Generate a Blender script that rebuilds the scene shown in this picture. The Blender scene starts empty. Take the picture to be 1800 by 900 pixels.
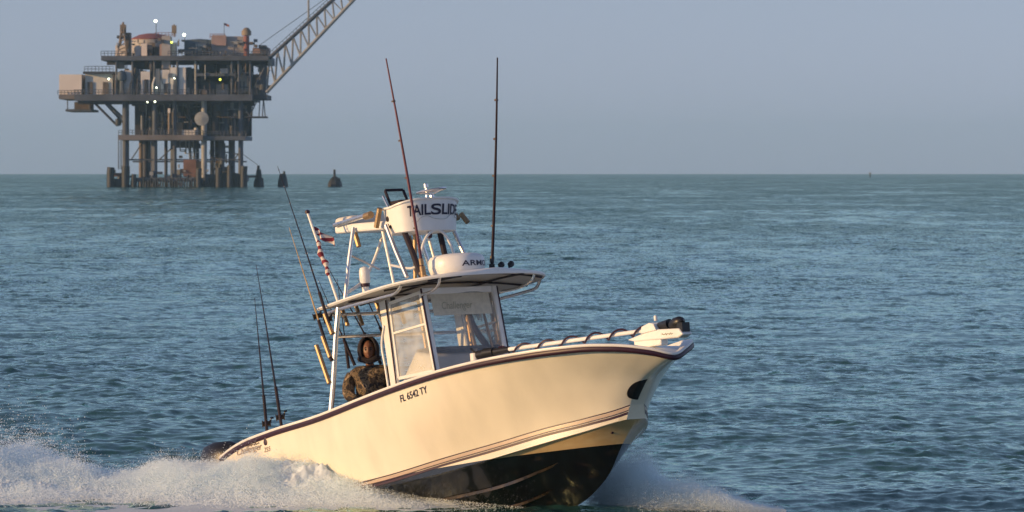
import bpy, bmesh, math, random
import numpy as np
from mathutils import Vector, Matrix

sc = bpy.context.scene
COL = sc.collection
R = math.radians
rng = np.random.default_rng(7)
random.seed(7)

# ------------------------------------------------------------------ camera
CAM_H = 3.7
cam_d = bpy.data.cameras.new('camera')
cam = bpy.data.objects.new('camera', cam_d)
COL.objects.link(cam)
cam.location = (0, 0, CAM_H)
cam.rotation_euler = (R(90) - 0.016095, 0, 0)
cam_d.sensor_width = 36.0
cam_d.lens = 186.0
cam_d.clip_start = 0.5
cam_d.clip_end = 30000
cam_d.dof.use_dof = True
cam_d.dof.focus_distance = 59.5
cam_d.dof.aperture_fstop = 11.0
sc.camera = cam
sc.render.resolution_x, sc.render.resolution_y = 1024, 512

# ------------------------------------------------------------------ sky and sun
SUN_EL, SUN_AZ = 10.0, 21.0            # low evening sun, behind the camera on its left
sdir = Vector((-math.cos(R(SUN_AZ)) * math.cos(R(SUN_EL)), -math.sin(R(SUN_AZ)) * math.cos(R(SUN_EL)), math.sin(R(SUN_EL))))
world = bpy.data.worlds.new('World')
sc.world = world
world.use_nodes = True
wn, wl = world.node_tree.nodes, world.node_tree.links
wn.clear()
w_out = wn.new('ShaderNodeOutputWorld')
w_bg = wn.new('ShaderNodeBackground')
w_sky = wn.new('ShaderNodeTexSky')
w_sky.sky_type = 'NISHITA'
w_sky.sun_disc = False
w_sky.sun_elevation = R(SUN_EL)
w_sky.sun_rotation = math.atan2(sdir.x, sdir.y)
w_sky.altitude = 0
w_sky.air_density = 1.05
w_sky.dust_density = 0.3
w_sky.ozone_density = 2.0
w_bg.inputs['Strength'].default_value = 0.116
w_hs = wn.new('ShaderNodeHueSaturation')
w_hs.inputs['Saturation'].default_value = 0.34
wl.new(w_sky.outputs[0], w_hs.inputs['Color'])
w_wb = wn.new('ShaderNodeVectorMath')        # white balance of the whole sky
w_wb.operation = 'MULTIPLY'
w_wb.inputs[1].default_value = (0.775, 0.915, 1.345)
wl.new(w_hs.outputs[0], w_wb.inputs[0])
wl.new(w_wb.outputs[0], w_bg.inputs['Color'])
wl.new(w_bg.outputs[0], w_out.inputs['Surface'])

sun_d = bpy.data.lights.new('sun', 'SUN')
sun_d.energy = 4.6
sun_d.angle = R(0.5)
sun_d.color = (1.0, 0.61, 0.25)
sun = bpy.data.objects.new('sun', sun_d)
COL.objects.link(sun)
sun.location = (-60, -35, 30)
sun.rotation_euler = sdir.to_track_quat('Z', 'Y').to_euler()

sc.view_settings.view_transform = 'Standard'
sc.view_settings.look = 'None'
sc.view_settings.exposure = 0.0
sc.view_settings.gamma = 1.0
sc.render.engine = 'CYCLES'
sc.cycles.max_bounces = 14
sc.cycles.volume_bounces = 2
sc.cycles.diffuse_bounces = 14
sc.cycles.transparent_max_bounces = 24

# ------------------------------------------------------------------ materials
def new_mat(name):
    m = bpy.data.materials.new(name)
    m.use_nodes = True
    nt = m.node_tree
    return m, nt, nt.nodes, nt.links, nt.nodes['Principled BSDF']

def mat(name, col, rough=0.5, metal=0.0, spec=0.5, var=0.08, scale=6.0, bump=0.0, dirt=None, coat=0.0, stretch=None):
    """A plain surface with a little grain and wear of its own."""
    m, nt, N, L, b = new_mat(name)
    tc = N.new('ShaderNodeTexCoord')
    nz = N.new('ShaderNodeTexNoise')
    nz.inputs['Scale'].default_value = scale
    nz.inputs['Detail'].default_value = 5
    if stretch:
        mp = N.new('ShaderNodeMapping')
        mp.inputs['Scale'].default_value = stretch
        L.new(tc.outputs['Object'], mp.inputs[0])
        L.new(mp.outputs[0], nz.inputs['Vector'])
    else:
        L.new(tc.outputs['Object'], nz.inputs['Vector'])
    rp = N.new('ShaderNodeValToRGB')
    c = Vector(col[:3])
    d = Vector(dirt) if dirt else c * (1 - 2.2 * var)
    rp.color_ramp.elements[0].position = 0.3
    rp.color_ramp.elements[0].color = (*d, 1)
    rp.color_ramp.elements[1].position = 0.62
    rp.color_ramp.elements[1].color = (*(min(1, x * (1 + var * .4)) for x in c), 1)
    L.new(nz.outputs['Fac'], rp.inputs['Fac'])
    L.new(rp.outputs['Color'], b.inputs['Base Color'])
    b.inputs['Roughness'].default_value = rough
    b.inputs['Metallic'].default_value = metal
    b.inputs['Specular IOR Level'].default_value = spec
    b.inputs['Coat Weight'].default_value = coat
    if bump:
        bp = N.new('ShaderNodeBump')
        bp.inputs['Strength'].default_value = bump
        bp.inputs['Distance'].default_value = 0.01
        L.new(nz.outputs['Fac'], bp.inputs['Height'])
        L.new(bp.outputs['Normal'], b.inputs['Normal'])
    return m

def mesh_obj(name, verts, faces, m=None, parent=None, smooth=False):
    me = bpy.data.meshes.new(name)
    me.from_pydata([tuple(v) for v in verts], [], [tuple(f) for f in faces])
    me.update()
    if smooth:
        me.polygons.foreach_set('use_smooth', [True] * len(me.polygons))
    o = bpy.data.objects.new(name, me)
    COL.objects.link(o)
    if m:
        me.materials.append(m)
    if parent:
        o.parent = parent
    return o

def grid_obj(name, P, m=None, parent=None, smooth=True):
    """P: rows x cols x 3 numpy array -> a quad sheet."""
    nr, nc = P.shape[:2]
    me = bpy.data.meshes.new(name)
    idx = np.arange(nr * nc).reshape(nr, nc)
    q = np.stack([idx[:-1, :-1], idx[:-1, 1:], idx[1:, 1:], idx[1:, :-1]], -1).reshape(-1, 4)
    me.vertices.add(nr * nc)
    me.vertices.foreach_set('co', P.reshape(-1).astype(np.float32))
    me.loops.add(q.size)
    me.loops.foreach_set('vertex_index', q.reshape(-1).astype(np.int32))
    me.polygons.add(len(q))
    me.polygons.foreach_set('loop_start', np.arange(0, q.size, 4, dtype=np.int32))
    me.update(calc_edges=True)
    if smooth:
        me.polygons.foreach_set('use_smooth', np.ones(len(q), dtype=bool))
    o = bpy.data.objects.new(name, me)
    COL.objects.link(o)
    if m:
        me.materials.append(m)
    if parent:
        o.parent = parent
    return o

def tag(o, label=None, cat=None, group=None, kind=None):
    if label: o['label'] = label
    if cat: o['category'] = cat
    if group: o['group'] = group
    if kind: o['kind'] = kind
    return o

# ------------------------------------------------------------------ the sea
def ocean_tile(size, n, lmin, lmax, slope, wind, spread, seed, power=3.4):
    """A periodic height field (metres) from a directional spectrum, scaled to an rms slope; also its sideways chop."""
    g = np.random.default_rng(seed)
    k = np.fft.fftfreq(n, size / n) * 2 * np.pi
    kx, ky = np.meshgrid(k, k, indexing='xy')
    kk = np.hypot(kx, ky)
    kk[0, 0] = 1e-6
    a = np.where((kk > 2 * np.pi / lmax) & (kk < 2 * np.pi / lmin), kk ** (-power / 1.0), 0.0)
    a *= np.exp(-(2 * np.pi / lmax / kk) ** 4 * 2)
    cosd = (kx * math.cos(wind) + ky * math.sin(wind)) / kk
    a *= np.abs(cosd) ** spread * np.where(cosd > 0, 1.0, 0.25) + 0.06
    ph = g.normal(size=(n, n)) + 1j * g.normal(size=(n, n))
    F = np.sqrt(a) * ph
    F[0, 0] = 0
    h = np.fft.ifft2(F).real
    hx = np.fft.ifft2(1j * kx * F).real
    hy = np.fft.ifft2(1j * ky * F).real
    s = slope / math.sqrt((hx ** 2 + hy ** 2).mean())
    dx = np.fft.ifft2(1j * kx / kk * F).real * s
    dy = np.fft.ifft2(1j * ky / kk * F).real * s
    return h * s, dx, dy

def sample(t, size, x, y):
    n = t.shape[0]
    u, v = (x / size * n) % n, (y / size * n) % n
    i, j = np.floor(u).astype(int), np.floor(v).astype(int)
    fu, fv = u - i, v - j
    i %= n; j %= n
    i2, j2 = (i + 1) % n, (j + 1) % n
    return (t[j, i] * (1 - fu) + t[j, i2] * fu) * (1 - fv) + (t[j2, i] * (1 - fu) + t[j2, i2] * fu) * fv

WIND = R(-60)
T1 = ocean_tile(47.0, 1024, 0.20, 1.15, 0.235, WIND, 1.0, 3, 3.0)
T2 = ocean_tile(11.3, 1024, 0.06, 0.30, 0.10, WIND + 0.3, 0.6, 5, 2.8)
T3 = ocean_tile(131.0, 1024, 1.8, 10.0, 0.05, WIND - 0.2, 1.5, 8, 3.2)

def sea_fade(dy):
    return 1 / (1 + (dy / 3.5) ** 2), 1 / (1 + (dy / 0.30) ** 2)

def sea_shift(x, y, dy):
    """Wave displacement at world (x, y); waves finer than the sheet's own spacing dy fade out."""
    f1, f2 = sea_fade(dy)
    c, s = math.cos(0.5), math.sin(0.5)
    x2, y2 = c * x - s * y, s * x + c * y
    gust = 0.72 + 0.5 * np.sin(x * 0.11 + 1.3 * np.sin(y * 0.045)) * np.sin(y * 0.083 + 0.7) ** 2
    patch = 0.86 + 0.30 * np.sin(x * 0.31 + 2.1 * np.sin(y * 0.071)) * np.sin(y * 0.117 + 0.8 * np.sin(x * 0.19))
    z = patch * sample(T1[0], 47.0, x, y) * f1 + gust * sample(T2[0], 11.3, x2, y2) * f2
    z = z + sample(T3[0], 131.0, x, y) / (1 + (dy / 9.0) ** 2)
    ux = (sample(T1[1], 47.0, x, y) * f1) * 0.8
    uy = (sample(T1[2], 47.0, x, y) * f1) * 0.8
    return ux, uy, z

def build_sea():
    d, rows = 53.0, [2, 8, 16, 24, 32, 40, 46, 50]
    while d < 6000:
        rows.append(d)
        d += 0.052 * (d / 58) ** 1.38
    rows = np.array(rows + [6000.0])
    a = np.concatenate([-np.tan(np.radians(np.array([86, 80, 70, 55, 40, 28, 20, 15, 12, 10, 9]))),
                        np.linspace(-math.tan(R(8)), math.tan(R(8)), 400),
                        np.tan(np.radians(np.array([9, 10, 12, 15, 20, 28, 40, 55, 70, 80, 86])))])
    D, A = np.meshgrid(rows, a, indexing='ij')
    X = D * A
    dy = np.gradient(rows)
    dyg = np.where(np.abs(A) > math.tan(R(8.01)), 9.0, np.maximum(dy[:, None], D * (a[12] - a[11]) * 0.5))
    ux, uy, z = sea_shift(X, D, dyg)
    o = grid_obj('sea', np.stack([X + ux, D + uy, z - 0.06], -1), sea_material())
    # slope of the waves too fine for the sheet there: the material carries it as ripple
    f1, f2 = sea_fade(dyg)
    at = o.data.attributes.new('ripple', 'FLOAT', 'POINT')
    at.data.foreach_set('value', (0.08 + 2.4 * (1 - np.exp(-dyg / 0.75))).reshape(-1).astype(np.float32))
    return o

def sea_material():
    m, nt, N, L, b = new_mat('sea_water')
    geo = N.new('ShaderNodeNewGeometry')
    acc = None
    for sc_, amt, det, st in ((1.1, 0.8, 3, (1, 1.0, 1)), (5.0, 0.9, 3, (1, 1.25, 1)), (21.0, 0.6, 2, (1, 1, 1))):
        mp = N.new('ShaderNodeMapping')
        mp.inputs['Scale'].default_value = st
        mp.inputs['Rotation'].default_value = (0, 0, 0.3)
        L.new(geo.outputs['Position'], mp.inputs['Vector'])
        nz = N.new('ShaderNodeTexNoise')
        nz.inputs['Scale'].default_value = sc_
        nz.inputs['Detail'].default_value = det
        L.new(mp.outputs[0], nz.inputs['Vector'])
        s1 = N.new('ShaderNodeVectorMath'); s1.operation = 'SUBTRACT'
        s1.inputs[1].default_value = (0.5, 0.5, 0.5)
        L.new(nz.outputs['Color'], s1.inputs[0])
        s2 = N.new('ShaderNodeVectorMath'); s2.operation = 'MULTIPLY'
        s2.inputs[1].default_value = (amt, amt, 0)
        L.new(s1.outputs[0], s2.inputs[0])
        if acc is None:
            acc = s2
        else:
            ad = N.new('ShaderNodeVectorMath'); ad.operation = 'ADD'
            L.new(acc.outputs[0], ad.inputs[0]); L.new(s2.outputs[0], ad.inputs[1])
            acc = ad
    at = N.new('ShaderNodeAttribute'); at.attribute_name = 'ripple'
    gu = N.new('ShaderNodeTexNoise')                     # wind streaks
    gm = N.new('ShaderNodeMapping'); gm.inputs['Scale'].default_value = (0.05, 0.016, 1)
    L.new(geo.outputs['Position'], gm.inputs['Vector']); L.new(gm.outputs[0], gu.inputs['Vector'])
    gu.inputs['Scale'].default_value = 1.0; gu.inputs['Detail'].default_value = 4
    g2 = N.new('ShaderNodeTexNoise'); g2.inputs['Scale'].default_value = 1.0; g2.inputs['Detail'].default_value = 5
    gm2 = N.new('ShaderNodeMapping'); gm2.inputs['Scale'].default_value = (0.42, 0.07, 1)
    L.new(geo.outputs['Position'], gm2.inputs['Vector']); L.new(gm2.outputs[0], g2.inputs['Vector'])
    gs = N.new('ShaderNodeMath'); gs.operation = 'ADD'; gs.inputs[1].default_value = 0
    gh = N.new('ShaderNodeMath'); gh.operation = 'MULTIPLY_ADD'; gh.inputs[1].default_value = 1.0; gh.inputs[2].default_value = -0.5
    L.new(g2.outputs['Fac'], gh.inputs[0]); L.new(gu.outputs['Fac'], gs.inputs[0]); L.new(gh.outputs[0], gs.inputs[1])
    gr = N.new('ShaderNodeMapRange')
    gr.inputs['From Min'].default_value = 0.3; gr.inputs['From Max'].default_value = 0.7
    gr.inputs['To Min'].default_value = 0.25; gr.inputs['To Max'].default_value = 1.9
    L.new(gs.outputs[0], gr.inputs['Value'])
    mu = N.new('ShaderNodeMath'); mu.operation = 'MULTIPLY'
    L.new(at.outputs['Fac'], mu.inputs[0]); L.new(gr.outputs[0], mu.inputs[1])
    sm = N.new('ShaderNodeVectorMath'); sm.operation = 'SCALE'
    L.new(acc.outputs[0], sm.inputs[0]); L.new(mu.outputs[0], sm.inputs['Scale'])
    ad = N.new('ShaderNodeVectorMath'); ad.operation = 'ADD'
    L.new(geo.outputs['Normal'], ad.inputs[0]); L.new(sm.outputs[0], ad.inputs[1])
    nm = N.new('ShaderNodeVectorMath'); nm.operation = 'NORMALIZE'
    L.new(ad.outputs[0], nm.inputs[0])
    N.remove(b)
    df = N.new('ShaderNodeBsdfDiffuse'); df.inputs['Color'].default_value = (0.024, 0.085, 0.080, 1)
    gl = N.new('ShaderNodeBsdfGlossy'); gl.inputs['Color'].default_value = (0.81, 0.99, 0.905, 1)
    gl.inputs['Roughness'].default_value = 0.04
    fr = N.new('ShaderNodeFresnel'); fr.inputs['IOR'].default_value = 1.66
    mx = N.new('ShaderNodeMixShader')
    for n_ in (df, gl, fr):
        L.new(nm.outputs[0], n_.inputs['Normal'])
    L.new(fr.outputs[0], mx.inputs[0]); L.new(df.outputs[0], mx.inputs[1]); L.new(gl.outputs[0], mx.inputs[2])
    L.new(mx.outputs[0], N['Material Output'].inputs['Surface'])
    return m

sea = tag(build_sea(), 'choppy teal grey sea reaching the horizon', kind='structure')

# ------------------------------------------------------------------ evening haze
def build_haze():
    x, y0, y1, z0, z1 = 8200, -60, 8300, -2.0, 75.0
    x = 8200
    v = [(sx * x, y, z) for z in (z0, z1) for y in (y0, y1) for sx in (-1, 1)]
    f = [(0, 2, 3, 1), (4, 5, 7, 6), (0, 1, 5, 4), (2, 6, 7, 3), (0, 4, 6, 2), (1, 3, 7, 5)]
    m = bpy.data.materials.new('haze_air')
    m.use_nodes = True
    N = m.node_tree.nodes
    N.clear()
    o = N.new('ShaderNodeOutputMaterial')
    p = N.new('ShaderNodeVolumePrincipled')
    p.inputs['Color'].default_value = (0.48, 0.80, 1.0, 1)
    p.inputs['Density'].default_value = HAZE
    p.inputs['Anisotropy'].default_value = 0.1
    m.node_tree.links.new(p.outputs[0], o.inputs['Volume'])
    return tag(mesh_obj('haze', v, f, m), 'thin evening haze over the water', kind='stuff')
HAZE = 0.00008

# ------------------------------------------------------------------ mesh building helpers
class MB:
    """Collects simple shapes and links them as ONE mesh object."""
    def __init__(s):
        s.v, s.f = [], []
    def add(s, verts, faces):
        n = len(s.v)
        s.v += [Vector(p) for p in verts]
        s.f += [tuple(i + n for i in f) for f in faces]
        return s
    def tube(s, pts, r, seg=8, cap=True):
        pts = [Vector(p) for p in pts]
        n = len(pts)
        rs = [r] * n if isinstance(r, (int, float)) else list(r)
        if len(rs) == 2 and n > 2:
            rs = [rs[0] + (rs[1] - rs[0]) * i / (n - 1) for i in range(n)]
        v, f = [], []
        up = None
        for i, p in enumerate(pts):
            t = (pts[min(i + 1, n - 1)] - pts[max(i - 1, 0)]).normalized()
            if up is None:
                up = t.orthogonal().normalized()
            else:
                up = (up - t * up.dot(t)).normalized()
            sd = t.cross(up)
            for k in range(seg):
                a = 2 * math.pi * k / seg
                v.append(p + (up * math.cos(a) + sd * math.sin(a)) * rs[i])
        for i in range(n - 1):
            for k in range(seg):
                a, b = i * seg + k, i * seg + (k + 1) % seg
                f.append((a, b, b + seg, a + seg))
        if cap:
            f.append(tuple(reversed(range(seg))))
            f.append(tuple((n - 1) * seg + k for k in range(seg)))
        return s.add(v, f)
    def box(s, c, size, rot=None, taper=1.0):
        x, y, z = (q / 2 for q in size)
        v = []
        for sz in (-1, 1):
            k = taper if sz > 0 else 1.0
            for sx, sy in ((-1, -1), (1, -1), (1, 1), (-1, 1)):
                p = Vector((sx * x * k, sy * y * k, sz * z))
                if rot is not None:
                    p = rot @ p
                v.append(p + Vector(c))
        return s.add(v, [(3, 2, 1, 0), (4, 5, 6, 7), (0, 1, 5, 4), (1, 2, 6, 5), (2, 3, 7, 6), (3, 0, 4, 7)])
    def lathe(s, c, prof, seg=24, rot=None):
        v, f = [], []
        for r, z in prof:
            for k in range(seg):
                a = 2 * math.pi * k / seg
                p = Vector((r * math.cos(a), r * math.sin(a), z))
                v.append((rot @ p if rot is not None else p) + Vector(c))
        for i in range(len(prof) - 1):
            for k in range(seg):
                a, b = i * seg + k, i * seg + (k + 1) % seg
                f.append((a, b, b + seg, a + seg))
        f.append(tuple(reversed(range(seg))))
        f.append(tuple((len(prof) - 1) * seg + k for k in range(seg)))
        return s.add(v, f)
    def prism(s, poly, ext):
        n = len(poly)
        a = [Vector(p) for p in poly]
        b = [p + Vector(ext) for p in a]
        f = [tuple(reversed(range(n))), tuple(range(n, 2 * n))]
        f += [(i, (i + 1) % n, (i + 1) % n + n, i + n) for i in range(n)]
        return s.add(a + b, f)
    def grid(s, rows, close=False):
        nr, nc = len(rows), len(rows[0])
        v = [p for r in rows for p in r]
        f = []
        for i in range(nr - 1):
            for k in range(nc if close else nc - 1):
                a, b = i * nc + k, i * nc + (k + 1) % nc
                f.append((a, b, b + nc, a + nc))
        return s.add(v, f)
    def build(s, name, m, parent=None, off=(0, 0, 0), smooth=40, bevel=0.0):
        o = Vector(off)
        ob = mesh_obj(name, [p - o for p in s.v], s.f, m, parent)
        bm = bmesh.new()
        bm.from_mesh(ob.data)
        bmesh.ops.recalc_face_normals(bm, faces=bm.faces)
        bm.to_mesh(ob.data)
        bm.free()
        if smooth:
            me = ob.data
            me.polygons.foreach_set('use_smooth', [True] * len(me.polygons))
            me.set_sharp_from_angle(angle=R(smooth))
        if bevel:
            md = ob.modifiers.new('edge', 'BEVEL')
            md.width, md.segments, md.limit_method = bevel, 2, 'ANGLE'
        return ob

def arc(c, r, a0, a1, n, ax1, ax2):
    return [Vector(c) + Vector(ax1) * (r * math.cos(a0 + (a1 - a0) * i / (n - 1))) + Vector(ax2) * (r * math.sin(a0 + (a1 - a0) * i / (n - 1))) for i in range(n)]

def smoothpath(pts, n=6):
    """Catmull-Rom through the points."""
    P = [Vector(p) for p in pts]
    P = [P[0] * 2 - P[1]] + P + [P[-1] * 2 - P[-2]]
    out = []
    for i in range(1, len(P) - 2):
        for k in range(n):
            t = k / n
            out.append(0.5 * ((2 * P[i]) + (P[i + 1] - P[i - 1]) * t + (2 * P[i - 1] - 5 * P[i] + 4 * P[i + 1] - P[i + 2]) * t * t
                              + (3 * P[i] - P[i - 1] - 3 * P[i + 1] + P[i + 2]) * t ** 3))
    return out + [P[-2]]

def curve1(xs, ys):
    """Smooth monotone-ish interpolation through (xs, ys)."""
    xs, ys = np.array(xs, float), np.array(ys, float)
    d = np.gradient(ys, xs)
    def f(x):
        x = np.asarray(x, float)
        i = np.clip(np.searchsorted(xs, x) - 1, 0, len(xs) - 2)
        h = xs[i + 1] - xs[i]
        t = np.clip((x - xs[i]) / h, -0.5, 1.0)
        return (ys[i] * (2 * t ** 3 - 3 * t ** 2 + 1) + h * d[i] * (t ** 3 - 2 * t ** 2 + t) + ys[i + 1] * (3 * t ** 2 - 2 * t ** 3) + h * d[i + 1] * (t ** 3 - t ** 2))
    return f

# ------------------------------------------------------------------ colours
M = {}
M['gelcoat'] = mat('cream_gelcoat', (0.82, 0.765, 0.62), 0.22, coat=0.5, var=0.05, scale=1.0, spec=0.5, bump=0.10, stretch=(2.6, 2.6, 0.7))
M['white'] = mat('white_gelcoat', (0.80, 0.80, 0.77), 0.35, var=0.04, scale=4)
M['maroon'] = mat('dark_maroon_rubber', (0.035, 0.008, 0.022), 0.45, var=0.1, scale=12)
M['stripe_tan'] = mat('tan_stripe', (0.46, 0.35, 0.26), 0.35, var=0.04)
M['alu'] = mat('anodised_tube', (0.78, 0.77, 0.74), 0.27, metal=0.9, var=0.05, scale=9)
M['gold'] = mat('gold_anodised_tube', (0.36, 0.25, 0.14), 0.45, metal=0.6, var=0.06, scale=9)
M['black'] = mat('black_plastic', (0.012, 0.011, 0.014), 0.4, var=0.15, scale=15)
M['canvas'] = mat('dark_canvas', (0.018, 0.012, 0.022), 0.8, var=0.15, scale=30)
M['under'] = mat('grey_cream_liner', (0.52, 0.50, 0.45), 0.55, var=0.06, scale=5)
M['graphite'] = mat('dark_graphite', (0.02, 0.014, 0.018), 0.3, var=0.1, scale=20)
M['cork'] = mat('blond_rod_blank', (0.52, 0.36, 0.15), 0.35, var=0.1, scale=20)
M['lettering'] = mat('navy_lettering', (0.012, 0.010, 0.035), 0.5, var=0.05)
M['brown_ink'] = mat('brown_lettering', (0.16, 0.085, 0.06), 0.5, var=0.05)
M['grey_ink'] = mat('grey_outline', (0.42, 0.45, 0.42), 0.5, var=0.05)
M['cushion'] = mat('pale_vinyl_cushion', (0.72, 0.68, 0.58), 0.5, var=0.05)
M['green_grey_ink'] = mat('faded_lettering', (0.40, 0.40, 0.30), 0.5, var=0.05)

def glass_mat(name, tint, haze_amt, gloss):
    m = bpy.data.materials.new(name)
    m.use_nodes = True
    N, L = m.node_tree.nodes, m.node_tree.links
    N.clear()
    o = N.new('ShaderNodeOutputMaterial')
    tr = N.new('ShaderNodeBsdfTransparent'); tr.inputs[0].default_value = (*tint, 1)
    df = N.new('ShaderNodeBsdfDiffuse'); df.inputs[0].default_value = (0.75, 0.76, 0.74, 1)
    gl = N.new('ShaderNodeBsdfGlossy'); gl.inputs['Roughness'].default_value = 0.08
    fr = N.new('ShaderNodeFresnel'); fr.inputs['IOR'].default_value = gloss
    tc = N.new('ShaderNodeTexCoord')
    nz = N.new('ShaderNodeTexNoise'); nz.inputs['Scale'].default_value = 3.2; nz.inputs['Detail'].default_value = 4
    bp = N.new('ShaderNodeBump'); bp.inputs['Strength'].default_value = 0.25; bp.inputs['Distance'].default_value = 0.03
    L.new(tc.outputs['Object'], nz.inputs['Vector']); L.new(nz.outputs['Fac'], bp.inputs['Height'])
    L.new(bp.outputs[0], gl.inputs['Normal']); L.new(bp.outputs[0], fr.inputs['Normal'])
    mr = N.new('ShaderNodeMapRange')
    mr.inputs['From Min'].default_value = 0.3; mr.inputs['From Max'].default_value = 0.75
    mr.inputs['To Min'].default_value = haze_amt * 0.45; mr.inputs['To Max'].default_value = haze_amt * 1.5
    L.new(nz.outputs['Fac'], mr.inputs['Value'])
    m1 = N.new('ShaderNodeMixShader'); m2 = N.new('ShaderNodeMixShader')
    L.new(mr.outputs[0], m1.inputs[0]); L.new(tr.outputs[0], m1.inputs[1]); L.new(df.outputs[0], m1.inputs[2])
    L.new(fr.outputs[0], m2.inputs[0]); L.new(m1.outputs[0], m2.inputs[1]); L.new(gl.outputs[0], m2.inputs[2])
    L.new(m2.outputs[0], o.inputs['Surface'])
    return m
M['vinyl'] = glass_mat('clear_vinyl', (0.94, 0.95, 0.95), 0.20, 1.6)
M['side_glass'] = glass_mat('smeared_side_glass', (0.92, 0.92, 0.90), 0.42, 1.5)

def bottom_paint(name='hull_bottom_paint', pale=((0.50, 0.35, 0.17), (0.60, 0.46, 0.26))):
    """Cream below the chine, black bottom paint under a straight painted line, with scuffs and salt."""
    m, nt, N, L, b = new_mat(name)
    tc = N.new('ShaderNodeTexCoord')
    sp = N.new('ShaderNodeSeparateXYZ')
    L.new(tc.outputs['Object'], sp.inputs[0])
    ma = N.new('ShaderNodeMath'); ma.operation = 'MULTIPLY_ADD'
    ma.inputs[1].default_value = PAINT[1]; ma.inputs[2].default_value = PAINT[0]
    L.new(sp.outputs[0], ma.inputs[0])
    mb = N.new('ShaderNodeMath'); mb.operation = 'MULTIPLY_ADD'          # the line runs flatter towards the stern
    mb.inputs[1].default_value = 0.052; mb.inputs[2].default_value = 0.500
    L.new(sp.outputs[0], mb.inputs[0])
    mm = N.new('ShaderNodeMath'); mm.operation = 'MINIMUM'
    L.new(ma.outputs[0], mm.inputs[0]); L.new(mb.outputs[0], mm.inputs[1])
    lt = N.new('ShaderNodeMath'); lt.operation = 'LESS_THAN'
    L.new(sp.outputs[2], lt.inputs[0]); L.new(mm.outputs[0], lt.inputs[1])
    nz = N.new('ShaderNodeTexNoise'); nz.inputs['Scale'].default_value = 4.0; nz.inputs['Detail'].default_value = 6
    mp = N.new('ShaderNodeMapping'); mp.inputs['Scale'].default_value = (0.6, 1, 2.2)
    L.new(tc.outputs['Object'], mp.inputs[0]); L.new(mp.outputs[0], nz.inputs['Vector'])
    rp = N.new('ShaderNodeValToRGB')
    rp.color_ramp.elements[0].position = 0.62; rp.color_ramp.elements[0].color = (0.004, 0.004, 0.006, 1)
    rp.color_ramp.elements[1].position = 0.86; rp.color_ramp.elements[1].color = (0.06, 0.045, 0.035, 1)
    L.new(nz.outputs['Fac'], rp.inputs[0])
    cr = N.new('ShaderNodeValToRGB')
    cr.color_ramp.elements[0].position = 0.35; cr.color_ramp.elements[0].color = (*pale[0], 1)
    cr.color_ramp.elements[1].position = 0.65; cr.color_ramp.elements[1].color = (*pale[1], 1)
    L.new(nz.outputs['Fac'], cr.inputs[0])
    mx = N.new('ShaderNodeMix'); mx.data_type = 'RGBA'
    L.new(lt.outputs[0], mx.inputs['Factor']); L.new(cr.outputs[0], mx.inputs[6]); L.new(rp.outputs[0], mx.inputs[7])
    L.new(mx.outputs[2], b.inputs['Base Color'])
    b.inputs['Roughness'].default_value = 0.22
    b.inputs['Specular IOR Level'].default_value = 0.5
    b.inputs['Coat Weight'].default_value = 0.4
    b.inputs['Coat Roughness'].default_value = 0.06
    return m

# ------------------------------------------------------------------ where the boat lies: heading, bow-up trim, slight heel
def boat_matrix():
    th, ph, rl = R(56), R(6), R(1)
    f = Vector((math.cos(th), -math.sin(th), 0)); p = Vector((math.sin(th), math.cos(th), 0)); u = Vector((0, 0, 1))
    f2 = f * math.cos(ph) + u * math.sin(ph); u2 = u * math.cos(ph) - f * math.sin(ph)
    p3 = p * math.cos(rl) + u2 * math.sin(rl); u3 = u2 * math.cos(rl) - p * math.sin(rl)
    m = Matrix((f2, p3, u3)).transposed().to_4x4()
    m.translation = (-2.292, 62.489, -0.729)
    return m
BOAT = boat_matrix()

def empty(name, label=None, cat=None, group=None, mw=None):
    o = bpy.data.objects.new(name, None)
    COL.objects.link(o)
    o.empty_display_size = 0.2
    if mw is not None:
        o.matrix_world = mw
    return tag(o, label, cat, group)

def aboard(name, base, label, cat, group=None):
    """A thing carried by the boat: an Empty at its base, in boat coordinates."""
    return empty(name, label, cat, group, BOAT @ Matrix.Translation(base))

boat = empty('sport_fishing_boat', 'cream centre console fishing boat with tower, running bow up through white spray', 'boat', mw=BOAT)

# ------------------------------------------------------------------ hull lines (x forward, y port, z up, metres)
LB = 7.46
sheer_z = curve1([-0.05, 0.15, 0.45, 1.12, 2.30, 3.28, 4.00, 4.66, 5.26, 5.96, 6.46, 6.93, 7.26, 7.38, 7.46],
                 [1.09, 1.155, 1.225, 1.314, 1.428, 1.566, 1.662, 1.739, 1.793, 1.836, 1.853, 1.845, 1.79, 1.745, 1.69])
def sheer_y(x):
    t = np.clip((x - 3.0) / (LB - 3.0), 0, 1)
    return 1.30 * (1 - t ** 3.2) ** 0.67 * (1 - 0.06 * np.clip((2.5 - x) / 2.5, 0, 1) ** 2)
XS = 6.71
stripe_z = curve1([-0.05, 1.5, 3.40, 4.31, 5.21, 5.83, 6.36, 6.63, 6.71], [0.50, 0.58, 0.706, 0.825, 0.945, 1.046, 1.124, 1.184, 1.215])
def stripe_y(x):
    t = np.clip((x - 1.5) / (6.75 - 1.5), 0, 1)
    return 1.12 * (1 - t ** 2.6) ** 0.66
XC = 6.67
chine_z = curve1([-0.05, 1.5, 3.50, 4.40, 5.20, 5.82, 6.35, 6.67], [0.40, 0.47, 0.590, 0.675, 0.785, 0.888, 0.985, 1.065])
keel_z = curve1([-0.05, 2.0, 4.2, 4.8, 5.27, 5.78, 6.14, 6.37, 6.55, 6.67], [0, 0, 0, 0.04, 0.145, 0.317, 0.546, 0.800, 0.96, 1.065])
stem_x = curve1([1.065, 1.215, 1.365, 1.50, 1.60, 1.65, 1.69], [6.67, 6.71, 6.835, 7.00, 7.25, 7.39, 7.46])
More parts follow.
